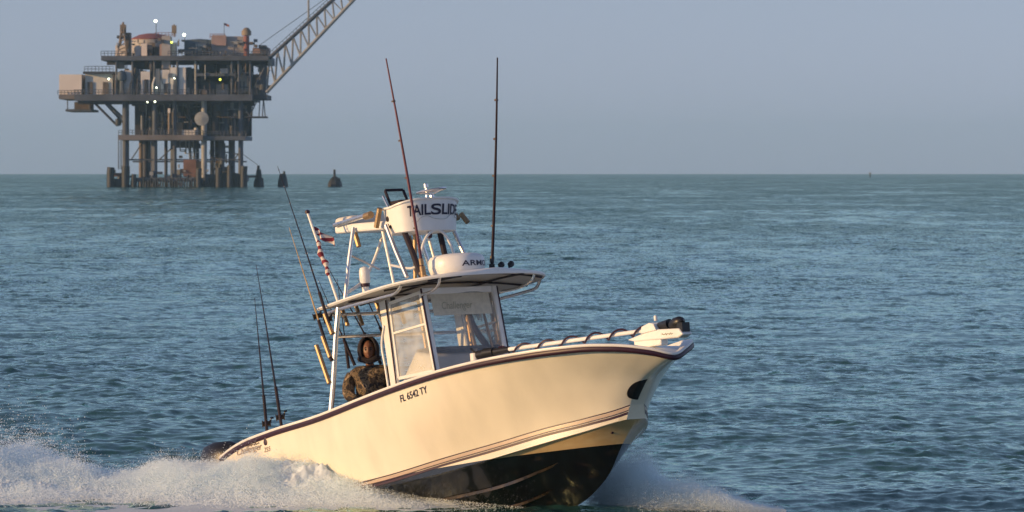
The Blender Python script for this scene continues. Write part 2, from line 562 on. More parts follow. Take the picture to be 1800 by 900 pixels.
PAINT = (0.605, 0.0322)
NS = 64
SS = np.sin(np.linspace(0, 1, NS) * np.pi / 2)

def topside_rows(nv=14):
    rows = []
    xs, xh = -0.05 + (XS + 0.05) * SS, -0.05 + (LB + 0.05) * SS
    ys, yh = stripe_y(xs), sheer_y(xh)
    ys[-1] = yh[-1] = 0
    zs, zh = stripe_z(xs), sheer_z(xh)
    for k in range(nv + 1):
        v = k / nv
        p = 1 + 1.5 * SS ** 4
        y = ys + (yh - ys) * v ** p + 0.05 * np.sin(np.pi * v) * (1 - SS ** 3)
        z = zs + (zh - zs) * v
        x = xs + (xh - xs) * v
        x = x + SS ** 10 * (stem_x(z[-1]) - x[-1])
        y[-1] = 0
        rows.append(np.stack([x, -y, z], -1))
    return np.array(rows)
TOP = topside_rows()

def hull_y(x, z):
    """y of the starboard topside at (x, z)."""
    zz, yy = [], []
    for r in TOP:
        zz.append(np.interp(x, r[:, 0], r[:, 2])); yy.append(np.interp(x, r[:, 0], r[:, 1]))
    return float(np.interp(z, zz, yy))

def flip(rows):
    return [[Vector((p[0], -p[1], p[2])) for p in r] for r in rows]

def V3(rows):
    return [[Vector(p) for p in r] for r in rows]

xc = -0.05 + (XC + 0.05) * SS
yc = stripe_y(np.minimum(xc * 1.003, 6.74)) + 0.012
yc[-1] = 0
zc = chine_z(xc)
stp = TOP[0]
yin = np.maximum(yc - 0.11 * (1 - SS ** 6), 0)

def build_hull():
    hull = MB()
    for rows in (V3(TOP), flip(TOP)):
        hull.grid(rows)
    low = [[Vector(p) for p in stp], [Vector((a, -b, c)) for a, b, c in zip(xc, yc, zc)], [Vector((a, -b, c - 0.004)) for a, b, c in zip(xc, yin, zc)]]
    # transom
    col = [Vector(r[0]) for r in TOP] 
    n = len(col)
    tv = [Vector((-0.05, 0, 0))] + [Vector((-0.05, -yin[0], zc[0])), Vector((-0.05, -yc[0], zc[0]))] + col
    tv += [Vector((p.x, -p.y, p.z)) for p in reversed(tv[1:])]
    hull.add(tv, [tuple(range(len(tv)))])
    h = hull.build('hull', M['gelcoat'], boat, smooth=35)
    cb = MB(); cb.grid(low); cb.grid(flip(low))
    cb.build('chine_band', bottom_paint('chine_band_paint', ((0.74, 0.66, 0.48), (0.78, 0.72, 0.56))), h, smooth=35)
    # bottom
    bot = MB()
    rows = []
    kz = keel_z(xc)
    for k in range(9):
        w = k / 8
        y = yin * (1 - w)
        z = zc - 0.004 + (kz - zc) * w + 0.03 * np.sin(np.pi * w) * (1 - SS ** 4) * np.clip((xc - 1) / 4, 0, 1)
        rows.append([Vector((a, -b, c)) for a, b, c in zip(xc, y, z)])
    bot.grid(rows); bot.grid(flip(rows))
    bot.build('hull_bottom', bottom_paint(), h, smooth=30)
    # lifting strakes
    for w, x1 in ((0.40, 5.75), (0.70, 5.35)):
        for sgn in (-1, 1):
            st = MB()
            rr = [[], [], []]
            for i in range(NS):
                if xc[i] < 0.2 or xc[i] > x1:
                    continue
                tpr = min(1, (x1 - xc[i]) / 0.7)
                y = yin[i] * (1 - w)
                z = zc[i] - 0.004 + (kz[i] - zc[i]) * w + 0.03 * math.sin(math.pi * w)
                rr[0].append((xc[i], sgn * (y + 0.035), z + 0.012)); rr[1].append((xc[i], sgn * (y + 0.038 * tpr), z - 0.022 * tpr)); rr[2].append((xc[i], sgn * (y - 0.02), z - 0.012))
            st.grid(V3(rr))
            st.build('lifting_strake', M['strake'], h, smooth=20)
    return h
M['strake'] = mat('scuffed_black_strake', (0.016, 0.013, 0.012), 0.2, var=0.2, scale=6, dirt=(0.07, 0.05, 0.03))
hull = build_hull()

def ribbon(name, z0, z1, m, proud=0.006):
    """A painted band on both sides between two depths below the knuckle line."""
    for sgn in (1, -1):
        a, b = [], []
        for u in np.linspace(0, 1, 90) ** 0.8:
            for dz, out in ((z0, a), (z1, b)):
                f = -dz / 0.15
                x = u * (XS - (XS - XC) * f - 0.004)
                z = float(stripe_z(min(x, XS))) + dz
                y = float(stripe_y(min(x * (1 + 0.003 * f), 6.74))) + 0.012 * f + proud
                out.append(Vector((x, -y * sgn, z)))
        MB().grid([a, b]).build(name, m, hull)
ribbon('pin_stripe', 0.002, -0.010, M['maroon'])
ribbon('tan_stripe', -0.016, -0.046, M['stripe_tan'])
ribbon('pin_stripe', -0.049, -0.057, M['maroon'])
ribbon('maroon_stripe', -0.064, -0.090, M['maroon'])

# rub rail, gunwale cap, decks
xg = -0.05 + (LB + 0.05) * SS
yg = sheer_y(xg); yg[-1] = 0
zg = sheer_z(xg)
def build_deck():
    edge = [Vector((a, -b, c)) for a, b, c in zip(xg, yg, zg)]
    loop = edge + [Vector((p.x, -p.y, p.z)) for p in reversed(edge[:-1])]
    prof = [(0.006, -0.055), (0.026, -0.045), (0.030, -0.02), (0.022, -0.002), (0.0, 0.0)]
    def sweep(prof, inner=1.0):
        rows = []
        n = len(loop)
        for i, p in enumerate(loop):
            t = loop[min(i + 1, n - 1)] - loop[max(i - 1, 0)]
            out = Vector((-t.y, t.x, 0)).normalized() * -1
            kk = min(1.0, 0.15 + abs(p.y) * 2.2)
            rows.append([p + out * (a if a > 0 else a * kk) + Vector((0, 0, b)) for a, b in prof])
        return rows
    MB().grid(sweep(prof)).build('rub_rail', M['maroon'], boat, smooth=60)
    MB().grid(sweep([(0.012, 0.001), (0.020, 0.010), (0.016, 0.028), (-0.015, 0.036), (-0.085, 0.030), (-0.10, -0.04)])).build('gunwale_cap', M['white'], boat, smooth=60)
    dk = MB()
    rows = []
    for i, x in enumerate(xg):
        if x < 4.05:
            continue
        y = max(yg[i] - 0.09 * min(1.0, 0.15 + yg[i] * 2.2), 0.0)
        rows.append([Vector((min(x, LB - 0.02), y * k, zg[i] - 0.035 + 0.015 * (1 - k * k))) for k in np.linspace(-1, 1, 13)])
    dk.grid(rows)
    r0 = rows[0]
    fx = r0[0].x
    dk.grid([r0, [Vector((fx, p.y * 0.8, 0.74)) for p in r0]])
    dk.build('foredeck', M['white'], boat)
    ck = MB()
    for sgn in (-1, 1):
        a, b, c = [], [], []
        for i, x in enumerate(xg):
            if x > fx + 0.01:
                break
            a.append(Vector((x, sgn * (yg[i] - 0.085), zg[i] + 0.029))); b.append(Vector((x, sgn * (yg[i] - 0.24), zg[i] + 0.045))); c.append(Vector((x, sgn * (yg[i] - 0.34), 0.72)))
        ck.grid([a, b, c])
    ck.add([(-0.04, -0.90, 0.72), (fx, -0.96, 0.72), (fx, 0.96, 0.72), (-0.04, 0.90, 0.72)], [(0, 1, 2, 3)])
    ck.box((0.08, 0, 0.95), (0.16, 2.1, 0.44))
    ck.build('cockpit', M['white'], boat, smooth=30)
build_deck()
MB().tube(smoothpath([(6.66, -0.02, 1.19), (6.66, 0, 1.20), (6.66, 0.02, 1.19)], 3), 0.02, 8).build('bow_eye_plate', M['alu'], boat)
# black oval pad on the starboard bow and the bow eye below it
def top_row(v):
    f = min(max(v, 0.0), 0.999) * (len(TOP) - 1)
    i = int(f)
    return TOP[i] * (1 - (f - i)) + TOP[i + 1] * (f - i)

def bow_badge():
    rows = []
    for v in np.linspace(0.105, 0.535, 15):
        r = top_row(v)[::-1]
        w = 0.012 + 0.165 * math.sqrt(max(0.0, 1 - ((v - 0.32) / 0.216) ** 2))
        dist = np.concatenate([[0], np.cumsum(np.linalg.norm(np.diff(r, axis=0), axis=1))])
        q = []
        for dd in np.linspace(0.004, w, 9):
            q.append(Vector([np.interp(dd, dist, r[:, k]) for k in range(3)]) + Vector((0.004, -0.007, 0)))
        rows.append(q)
    c = MB()
    c.grid(rows)
    c.build('bow_chafe_pad', M['black'], hull)
    MB().lathe((6.42, -0.15, 0.945), [(0.0, -0.02), (0.02, -0.015), (0.026, 0.0), (0.02, 0.02)], 10, Matrix.Rotation(R(90), 3, 'X')).build('bow_eye', M['maroon'], hull)
bow_badge()

# ------------------------------------------------------------------ lettering
def text_mesh(body, size=1.0, bold=0.0, shear=0.0):
    cu = bpy.data.curves.new('lettering', 'FONT')
    cu.body = body
    cu.size = size
    cu.offset = bold
    cu.shear = shear
    o = bpy.data.objects.new('lettering', cu)
    COL.objects.link(o)
    bpy.context.view_layer.update()
    me = bpy.data.meshes.new_from_object(o.evaluated_get(bpy.context.evaluated_depsgraph_get()))
    v = np.array([tuple(p.co) for p in me.vertices])
    f = [tuple(p.vertices) for p in me.polygons]
    bpy.data.objects.remove(o)
    bpy.data.meshes.remove(me)
    v -= v.min(0)
    ext = v.max(0)
    v[:, 0] /= ext[0]; v[:, 1] /= ext[1]
    return v, f

def lettering(name, body, fn, m, parent, bold=0.0, shear=0.0, thick=0.0):
    """fn maps (u, v) in the unit box of the text to a point on the surface."""
    v, f = text_mesh(body, 1.0, bold, shear)
    return mesh_obj(name, [fn(p[0], p[1]) for p in v], f, m, parent)

def on_hull(x0, x1, z0, z1, h, proud=0.006):
    def fn(u, v):
        x = x0 + (x1 - x0) * u
        z = z0 + (z1 - z0) * u + h * v
        return Vector((x, hull_y(x, z) - proud, z))
    return fn
lettering('registration_number', 'FL 6542 TY', on_hull(3.98, 4.50, 1.475, 1.55, 0.078), M['lettering'], hull, bold=0.012, shear=0.12)
lettering('model_lettering', 'Challenger', on_hull(0.38, 0.98, 1.075, 1.115, 0.105), M['brown_ink'], hull, shear=0.3)
lettering('model_lettering', '255', on_hull(1.02, 1.17, 1.10, 1.11, 0.055), M['brown_ink'], hull, shear=0.2)
q_ = on_hull(0.62, 0.92, 1.185, 1.20, 0.028)                             # a small script word, too worn to read
MB().tube([q_(u, 0.5 + 0.5 * math.sin(u * 38) * math.cos(u * 9)) for u in np.linspace(0, 1, 60)], 0.004, 4).build('worn_script', M['brown_ink'], hull)
MB().lathe((1.07, hull_y(1.07, 1.215) - 0.004, 1.215), [(0.0, -0.006), (0.036, -0.004), (0.036, 0.004), (0.02, 0.01)], 16, Matrix.Rotation(R(90), 3, 'X')).build('scupper_fitting', M['maroon'], hull)

# ------------------------------------------------------------------ console, windscreen, hardtop
def bar(a, b, w, d=None):
    """A flat-sided bar from a to b."""
    a, b = Vector(a), Vector(b)
    t = (b - a)
    q = t.to_track_quat('Z', 'X').to_matrix()
    return (a + b) / 2, (w, d or w, t.length), q

def build_console():
    c = MB()
    c.prism([(2.70, -0.46, 0.72), (3.62, -0.46, 0.72), (3.57, -0.46, 1.70), (3.44, -0.46, 2.02), (3.10, -0.46, 2.08), (2.80, -0.46, 1.78), (2.70, -0.46, 1.2)], (0, 0.92, 0))
    con = c.build('console', M['white'], boat, bevel=0.03)
    d = MB(); d.box((3.30, 0, 2.085), (0.36, 0.90, 0.035)); d.build('dash_pad', M['canvas'], con, bevel=0.01)
    w = MB()
    w.tube(arc((2.66, 0.0, 1.62), 0.17, 0, 2 * math.pi, 20, (0.35, 0, 0.93), (0, 1, 0)), 0.014, 6)
    w.tube([(2.74, 0, 1.58), (2.66, 0, 1.62)], 0.03)
    w.build('steering_wheel', M['alu'], con)
    # enclosure: corner posts, header, side frames and clear panels
    T = lambda s: (3.38, s * 0.48, 2.775)      # front top corner
    B_ = lambda s: (3.60, s * 0.48, 1.62)      # front bottom corner
    at = lambda s: (2.58, s * 0.50, 2.70)
    ab = lambda s: (2.70, s * 0.50, 1.62)
    for s in (-1, 1):
        p = MB()
        p.box(*bar(B_(s), T(s), 0.055, 0.06))
        p.build('windscreen_post', M['white'], boat, bevel=0.01)
        q = MB()
        q.box(*bar((ab(s)[0] + 0.02, ab(s)[1], 1.62), at(s), 0.15, 0.035))
        q.tube(smoothpath([(2.60, s * 0.525, 1.70), (2.57, s * 0.53, 1.95), (2.53, s * 0.53, 2.2), (2.60, s * 0.525, 2.42)], 5), 0.016, 6)
        q.build('side_frame', M['white'], boat, bevel=0.008)
        sf = MB()
        a0, a1, b0, b1 = Vector((2.80, s * 0.497, 1.80)), Vector((2.71, s * 0.497, 2.66)), Vector((3.545, s * 0.497, 1.83)), Vector((3.36, s * 0.497, 2.73))
        for u, v in ((a0, a1), (b0, b1), (a0, b0), (a1, b1)):
            sf.box(*bar(u, v, 0.035, 0.03))
        fr = sf.build('window_frame', M['white'], boat)
        mu = MB()
        mu.box(*bar(a0.lerp(a1, 0.60), b0.lerp(b1, 0.60), 0.024, 0.024))
        mu.build('mullion', M['white'], fr)
        gl = MB()
        gl.grid([[a0.lerp(b0, t) * (1 - r) + a1.lerp(b1, t) * r for t in np.linspace(0, 1, 6)] for r in np.linspace(0, 1, 6)])
        gl.build('side_window', M['side_glass'], fr)
        ln = MB()
        ln.box(*bar((3.625, s * 0.515, 1.62), (3.402, s * 0.515, 2.77), 0.016, 0.016))
        ln.build('post_seal', M['maroon'], boat)
        ds = MB()
        ds.box(*bar((2.775, s * 0.522, 1.64), (2.665, s * 0.522, 2.70), 0.014, 0.012))
        ds.build('door_seal', M['maroon'], boat)
    hd = MB()
    hd.box(*bar((3.372, -0.45, 2.74), (3.372, 0.45, 2.74), 0.075, 0.05))
    hd.build('header_rail', M['white'], boat, bevel=0.008)
    # clear vinyl front with its faint cloth header and lettering
    f = MB()
    bl, br, tl, tr_ = Vector((3.605, -0.45, 1.62)), Vector((3.605, 0.45, 1.62)), Vector((3.39, -0.45, 2.72)), Vector((3.39, 0.45, 2.72))
    bulge = lambda t, r: Vector((0.035 * math.sin(math.pi * t) * math.sin(math.pi * r) + 0.008 * math.sin(7 * t + 3 * r), 0, 0))
    f.grid([[bl.lerp(br, t) * (1 - r) + tl.lerp(tr_, t) * r + bulge(t, r) for t in np.linspace(0, 1, 14)] for r in np.linspace(0, 1, 14)])
    f.build('front_window', M['vinyl'], boat, smooth=60)
    fh = MB()
    pt = lambda t, r: bl.lerp(br, t) * (1 - r) + tl.lerp(tr_, t) * r + bulge(t, r) + Vector((0.006, 0, 0.001))
    fh.grid([[pt(t, r) for t in np.linspace(0.06, 0.94, 10)] for r in (0.76, 0.84, 0.92, 0.985)])
    fh.build('window_header', M['cushion_cloth'], boat)
    lettering('window_lettering', 'Challenger', lambda u, v: pt(0.2 + 0.45 * u, 0.80 + 0.1 * v) + Vector((0.005, 0, 0)), M['green_grey_ink'], boat, shear=0.25)
    # inside the enclosure
    for y in (-0.30, 0.32):
        MB().tube([(3.05, y, 0.80), (3.12, y, 2.0), (3.00, y, 2.74)], 0.024).build('hardtop_leg', M['gold'], boat)
    MB().tube(smoothpath([(3.35, 0.10, 2.62), (3.38, 0.16, 2.35), (3.44, 0.30, 2.08), (3.50, 0.40, 1.86)], 5), 0.038, 6).build('dark_strap', M['canvas'], boat)
    MB().tube([(3.42, 0.05, 2.58), (3.45, 0.16, 1.95)], 0.022).build('grab_pole', M['gold'], boat)
    MB().tube([(3.40, 0.30, 2.52), (3.50, 0.36, 1.95)], 0.016).build('grab_pole', M['gold'], boat)
    sb = MB()
    sb.box((2.05, -0.02, 1.02), (0.50, 1.25, 0.60))
    s_ = sb.build('leaning_post', M['white'], boat, bevel=0.04)
    cu = MB(); cu.box((2.02, -0.02, 1.365), (0.44, 1.2, 0.09))
    cu.build('seat_cushion', M['cushion'], s_, bevel=0.03)
M['cushion_cloth'] = mat('cream_canvas', (0.66, 0.62, 0.50), 0.7, var=0.06, scale=20)
build_console()

TX0, TX1 = 1.93, 4.22
def top_w(x):
    t = np.clip((x - 3.0) / (TX1 - 3.0), 0, 1)
    return 1.03 * (1 - t ** 3.5) ** 0.45 * (1 - 0.05 * np.clip((2.6 - x) / 0.7, 0, 1))
def top_edge(x):
    return 2.655 + 0.087 * (np.asarray(x) - 1.93)
def build_hardtop():
    n = 34
    xs = TX0 + (TX1 - TX0) * np.sin(np.linspace(0, 1, n) * np.pi / 2)
    k = np.linspace(-1, 1, 17)
    up, lo = [], []
    for x in xs:
        w = float(top_w(x)); e = float(top_edge(x)); cr = 0.085 * min(1, (TX1 - x) * 0.8 + 0.45)
        up.append([Vector((x, w * q, e + 0.034 + cr * (1 - q * q))) for q in k])
        lo.append([Vector((x, w * 0.985 * q, e + (cr - 0.015) * (1 - q * q))) for q in k])
    a = MB()
    a.grid(up)
    loop = lambda g: [g[i][0] for i in range(n)] + [g[-1][j] for j in range(1, 17)] + [g[i][-1] for i in range(n - 2, -1, -1)] + [g[0][j] for j in range(15, 0, -1)]
    lu, ll = loop(up), loop(lo)
    mid = [(p + q) / 2 + Vector(((p - Vector((3.3, 0, p.z))).x * 0.006, p.y * 0.012, 0)) for p, q in zip(lu, ll)]
    a.grid([lu, mid, ll], close=True)
    ht = a.build('hardtop', M['white'], boat, smooth=50)
    b = MB(); b.grid(lo)
    b.build('hardtop_liner', M['under'], ht, smooth=50)
    for x in (2.6, 3.35, 3.95):
        w = float(top_w(x)); e = float(top_edge(x))
        s = MB(); s.tube([(x, w * 0.95 * q, e - 0.014 + 0.066 * (1 - q * q)) for q in np.linspace(-1, 1, 11)], 0.013, 5)
        s.build('liner_rib', M['graphite'], ht)
    for y in (-0.42, 0.42):
        s = MB(); s.tube([(x, y, float(top_edge(x)) - 0.014 + 0.068 * (1 - (y / float(top_w(x))) ** 2) * min(1, (TX1 - x) * 0.8 + 0.45)) for x in np.linspace(1.96, 4.1, 14)], 0.012, 5)
        s.build('liner_rib', M['graphite'], ht)
    for s in (-1, 1):
        # long pipe rails under the edges, and the hand grabs round the front
        r = MB(); r.tube(smoothpath([(1.94, s * 0.94, 2.60), (2.5, s * 0.975, 2.645), (3.30, s * 0.96, 2.695), (3.55, s * 0.95, 2.72), (3.66, s * 0.94, 2.80)], 5), 0.019)
        r.build('edge_rail', M['alu'], ht)
        r = MB(); r.tube(smoothpath([(3.44, s * 0.53, 2.70), (3.72, s * 0.58, 2.715), (3.92, s * 0.62, 2.765), (4.00, s * 0.64, 2.85)], 5), 0.017)
        r.build('hand_grab', M['alu'], ht)
        # aft legs with their angled rod holders
        leg = MB(); leg.tube([(2.10, s * 1.02, 1.42), (2.18, s * 1.0, 1.79), (2.31, s * 1.0, 2.33), (2.38, s * 0.98, 2.66)], 0.030)
        lg = leg.build('aft_leg', M['alu'], boat)
        for (x0, z0), (x1, z1), mm in (((2.18, 2.60), (2.31, 2.36), 'gold'), ((2.10, 2.35), (2.23, 2.10), 'gold'), ((1.95, 2.26), (2.17, 1.81), 'gold')):
            h = MB(); h.tube([(x0, s * 1.045, z0), (x1, s * 1.045, z1)], 0.026)
            h.build('rod_holder', M[mm], lg)
    MB().tube([(2.27, -1.0, 2.33), (2.27, 1.0, 2.33)], 0.018).build('cross_rail', M['alu'], boat)
    MB().tube([(2.0, -0.9, 2.60), (2.0, 0.9, 2.60)], 0.02).build('cross_rail', M['alu'], boat)
    for y in LAUNCH:
        h = MB(); h.tube([(1.92, y, 2.72), (2.04, y, 2.47)], 0.025)
        h.build('rod_holder', M['gold'], boat)
    # overhead lamp under the liner
    l = MB(); l.lathe((2.55, -0.35, 2.66), [(0.0, -0.10), (0.07, -0.09), (0.08, 0.0), (0.03, 0.02), (0.03, 0.08)], 14)
    l.build('overhead_box', M['graphite'], ht)
    return ht
LAUNCH = (-0.66, -0.46, -0.17, 0.12, 0.42)
hardtop = build_hardtop()

# ------------------------------------------------------------------ tower
def pod_pt(a, z, grow=0.0):
    """Plan of the tower pod at angle a (0 = forward, +-pi/2 = sides), open aft."""
    t = (z - 3.45) / 0.32
    k = 0.93 + 0.07 * t
    r = 0.415 * k + grow
    sup = 0.72
    ca, sa = math.cos(a), math.sin(a)
    x = 2.72 + 0.33 * k * math.copysign(abs(ca) ** sup, ca) + grow * ca
    y = r * math.copysign(abs(sa) ** sup, sa)
    return Vector((x, y, z))

def build_tower():
    angs = np.linspace(-math.pi, math.pi, 41)[:-1]
    rim = lambda a: 3.735 + 0.075 * max(0, math.cos(a)) 
    p = MB()
    rows = [[pod_pt(a, 3.45, -0.03) for a in angs], [pod_pt(a, 3.46) for a in angs]]
    for v in np.linspace(0.15, 1, 6):
        rows.append([pod_pt(a, 3.46 + (rim(a) - 3.46) * v) for a in angs])
    rows.append([pod_pt(a, rim(a) + 0.008, 0.022) for a in angs])
    rows.append([pod_pt(a, rim(a) + 0.026, 0.020) for a in angs])
    rows.append([pod_pt(a, rim(a) + 0.028, -0.02) for a in angs])
    rows.append([pod_pt(a, 3.50, -0.03) for a in angs])
    p.grid(rows, close=True)
    n = len(angs)
    p.add([pod_pt(a, 3.45, -0.03) for a in angs], [tuple(range(n))])
    p.add([pod_pt(a, 3.50, -0.03) for a in angs], [tuple(range(n))])
    pod = p.build('tower_pod', M['white'], boat, smooth=45)
    def on_pod(a0, a1, z0, z1, proud=0.007, sag=0.0):
        return lambda u, v: pod_pt(a0 + (a1 - a0) * u, z0 + (z1 - z0) * v + sag * (u - 0.5) + 0.04 * (math.cos(a0 + (a1 - a0) * u) - 0.9), proud)
    lettering('boat_name', 'TAILSLIDE', on_pod(-0.84, 0.84, 3.63, 3.755), M['lettering'], pod, bold=0.022, shear=0.06)
    sw = MB()
    q = on_pod(-0.70, 0.90, 3.56, 3.64, 0.008)
    pts = [(0.0, 0.2), (0.12, 0.05), (0.2, 0.55), (0.33, 0.75), (0.42, 0.35), (0.55, 0.25), (0.66, 0.8), (0.78, 0.95), (0.85, 0.5), (1.0, 0.7)]
    sw.tube(smoothpath([q(u, v) for u, v in pts], 4), 0.0035, 4)
    sw.build('name_outline', M['grey_ink'], pod)
    for dz, da, r in ((3.63, -1.72, 0.032), (3.55, -1.78, 0.040), (3.535, -1.62, 0.022)):
        c = pod_pt(da, dz, 0.004)
        s = MB(); s.lathe(c, [(0.0, 0.0), (r * 0.8, 0.004), (r, 0.0), (r, -0.012)], 12, Matrix.Rotation(R(90), 3, 'X'))
        s.build('drain_hole', M['canvas'], pod)
    # aft platform with padded end and side rails
    a = MB()
    pl = [(1.42, -0.30), (1.50, -0.40), (2.64, -0.40), (2.64, 0.40), (1.50, 0.40), (1.42, 0.30)]
    a.prism([(x, y, 3.575 + (x - 1.42) * -0.05) for x, y in pl], (0, 0, 0.10))
    a.build('aft_platform', M['white'], boat, bevel=0.02)
    c = MB(); c.box((1.62, 0, 3.70), (0.36, 0.74, 0.11))
    c.build('bolster', M['cushion'], boat, bevel=0.045)
    for s in (-1, 1):
        t = MB(); t.tube([(1.55, s * 0.435, 3.665), (2.30, s * 0.435, 3.715)], 0.026); t.build('platform_rail', M['alu'], boat)
        t = MB(); t.tube([(2.24, s * 0.44, 3.70), (2.36, s * 0.44, 3.71)], 0.042, 10); t.build('rail_collar', M['gold'], boat)
        t = MB(); t.tube([(2.60, s * 0.47, 3.76), (2.50, s * 0.47, 3.55)], 0.032); t.build('rod_holder', M['gold'], boat)
        t = MB(); t.tube([(1.86, s * 0.36, 3.55), (1.93, s * 0.36, 3.38)], 0.03); t.build('rod_holder', M['gold'], boat)
        # legs of the tower
        for nm, pts, r, mm in (
            ('tower_leg', [(2.66, s * 0.44, 3.56), (2.84, s * 0.45, 3.25), (3.05, s * 0.46, 2.93)], 0.024, 'alu'),
            ('tower_leg', [(1.95, s * 0.43, 3.60), (1.97, s * 0.54, 3.2), (2.0, s * 0.655, 2.72)], 0.024, 'alu'),
            ('tower_leg', [(2.36, s * 0.30, 3.52), (2.46, s * 0.31, 3.2), (2.56, s * 0.32, 2.86)], 0.017, 'white'),
            ('cable_sleeve', [(2.82, s * 0.30, 3.46), (2.98, s * 0.31, 3.2), (3.14, s * 0.32, 2.92)] if s < 0 else [(2.64, 0.30, 3.46), (2.68, 0.31, 3.25), (2.76, 0.32, 2.90)], 0.034, 'canvas')):
            t = MB(); t.tube(pts, r); t.build(nm, M[mm], boat)
    t = MB(); t.tube(smoothpath([(1.90, 0.02, 3.55), (1.80, -0.1, 3.2), (1.86, -0.30, 2.98), (2.0, -0.62, 2.84)], 5), 0.018); t.build('tower_brace', M['white'], boat)
    t = MB(); t.tube([(1.82, -0.44, 3.30), (1.80, -0.02, 3.12)], 0.014); t.build('tower_brace', M['alu'], boat)
    t = MB(); t.tube([(2.57, 0.0, 3.45), (2.50, 0.0, 2.82)], 0.024); t.build('tower_leg', M['gold'], boat)
    t = MB(); t.tube(smoothpath([(3.0, -0.25, 2.90), (3.0, -0.23, 3.15), (3.0, -0.13, 3.38), (3.0, 0.02, 3.46), (3.0, 0.15, 3.38), (3.0, 0.24, 3.15), (3.0, 0.26, 2.90)], 5), 0.017)
    t.build('belly_hoop', M['white'], boat)
    t = MB(); t.tube(smoothpath([(2.70, -0.45, 3.10), (2.9, -0.3, 3.04), (3.02, -0.24, 3.10)], 4), 0.014); t.build('tower_brace', M['white'], boat)
    t = MB(); t.lathe((2.92, -0.03, 3.40), [(0.0, -0.03), (0.03, -0.02), (0.035, 0.02), (0.012, 0.05)], 10); t.build('horn', M['maroon'], boat)
    # wheel, throttle and seat up top
    w = MB()
    cen = Vector((2.98, 0.0, 3.915)); ax1 = Vector((0.93, 0, 0.0)) ; ax2 = Vector((0, 1, 0.0))
    w.tube(arc(cen, 0.165, 0, 2 * math.pi, 28, (0.98, 0, 0.05), (0, 1, 0.10)), 0.014, 6)
    for k in range(3):
        aa = 2 * math.pi * k / 3 + 0.5
        w.tube([cen + Vector((0, 0, -0.05)), cen + Vector((0.98 * math.cos(aa), math.sin(aa), 0.05 * math.cos(aa) + 0.1 * math.sin(aa))) * 0.165], 0.009, 5)
    w.tube([(2.98, 0, 3.87), (3.0, 0, 3.72)], 0.028)
    w.build('steering_wheel', M['alu'], pod)
    t = MB(); t.tube([(2.83, 0.03, 3.80), (2.83, 0.03, 3.96)], 0.012); t.lathe((2.83, 0.03, 3.985), [(0.0, -0.03), (0.028, -0.02), (0.028, 0.02), (0.0, 0.03)], 10)
    t.build('throttle', M['alu'], pod)
    s = MB()
    fr = [(2.30, -0.125, 3.82), (2.20, -0.125, 4.00), (2.20, 0.125, 4.00), (2.30, 0.125, 3.82)]
    for u, v in zip(fr[:-1], fr[1:]):
        s.box(*bar(u, v, 0.032, 0.03))
    s.box((2.41, 0, 3.83), (0.22, 0.28, 0.06))
    st = s.build('tower_seat', M['canvas'], boat, bevel=0.012)
    t = MB(); t.tube([(2.22, -0.17, 3.93), (2.40, -0.20, 3.74)], 0.014); t.build('seat_strut', M['alu'], st)
    t = MB(); t.tube([(2.42, 0, 3.80), (2.42, 0, 3.52)], 0.04); t.build('seat_post', M['alu'], st)
    for dx in (0.0, 0.13):
        t = MB(); t.tube([(2.66 + dx, 0.47 + dx * .3, 3.72 - dx * .5), (2.74 + dx, 0.50 + dx * .3, 3.60 - dx * .4)], 0.03); t.build('rod_holder', M['gold'], boat)
build_tower()

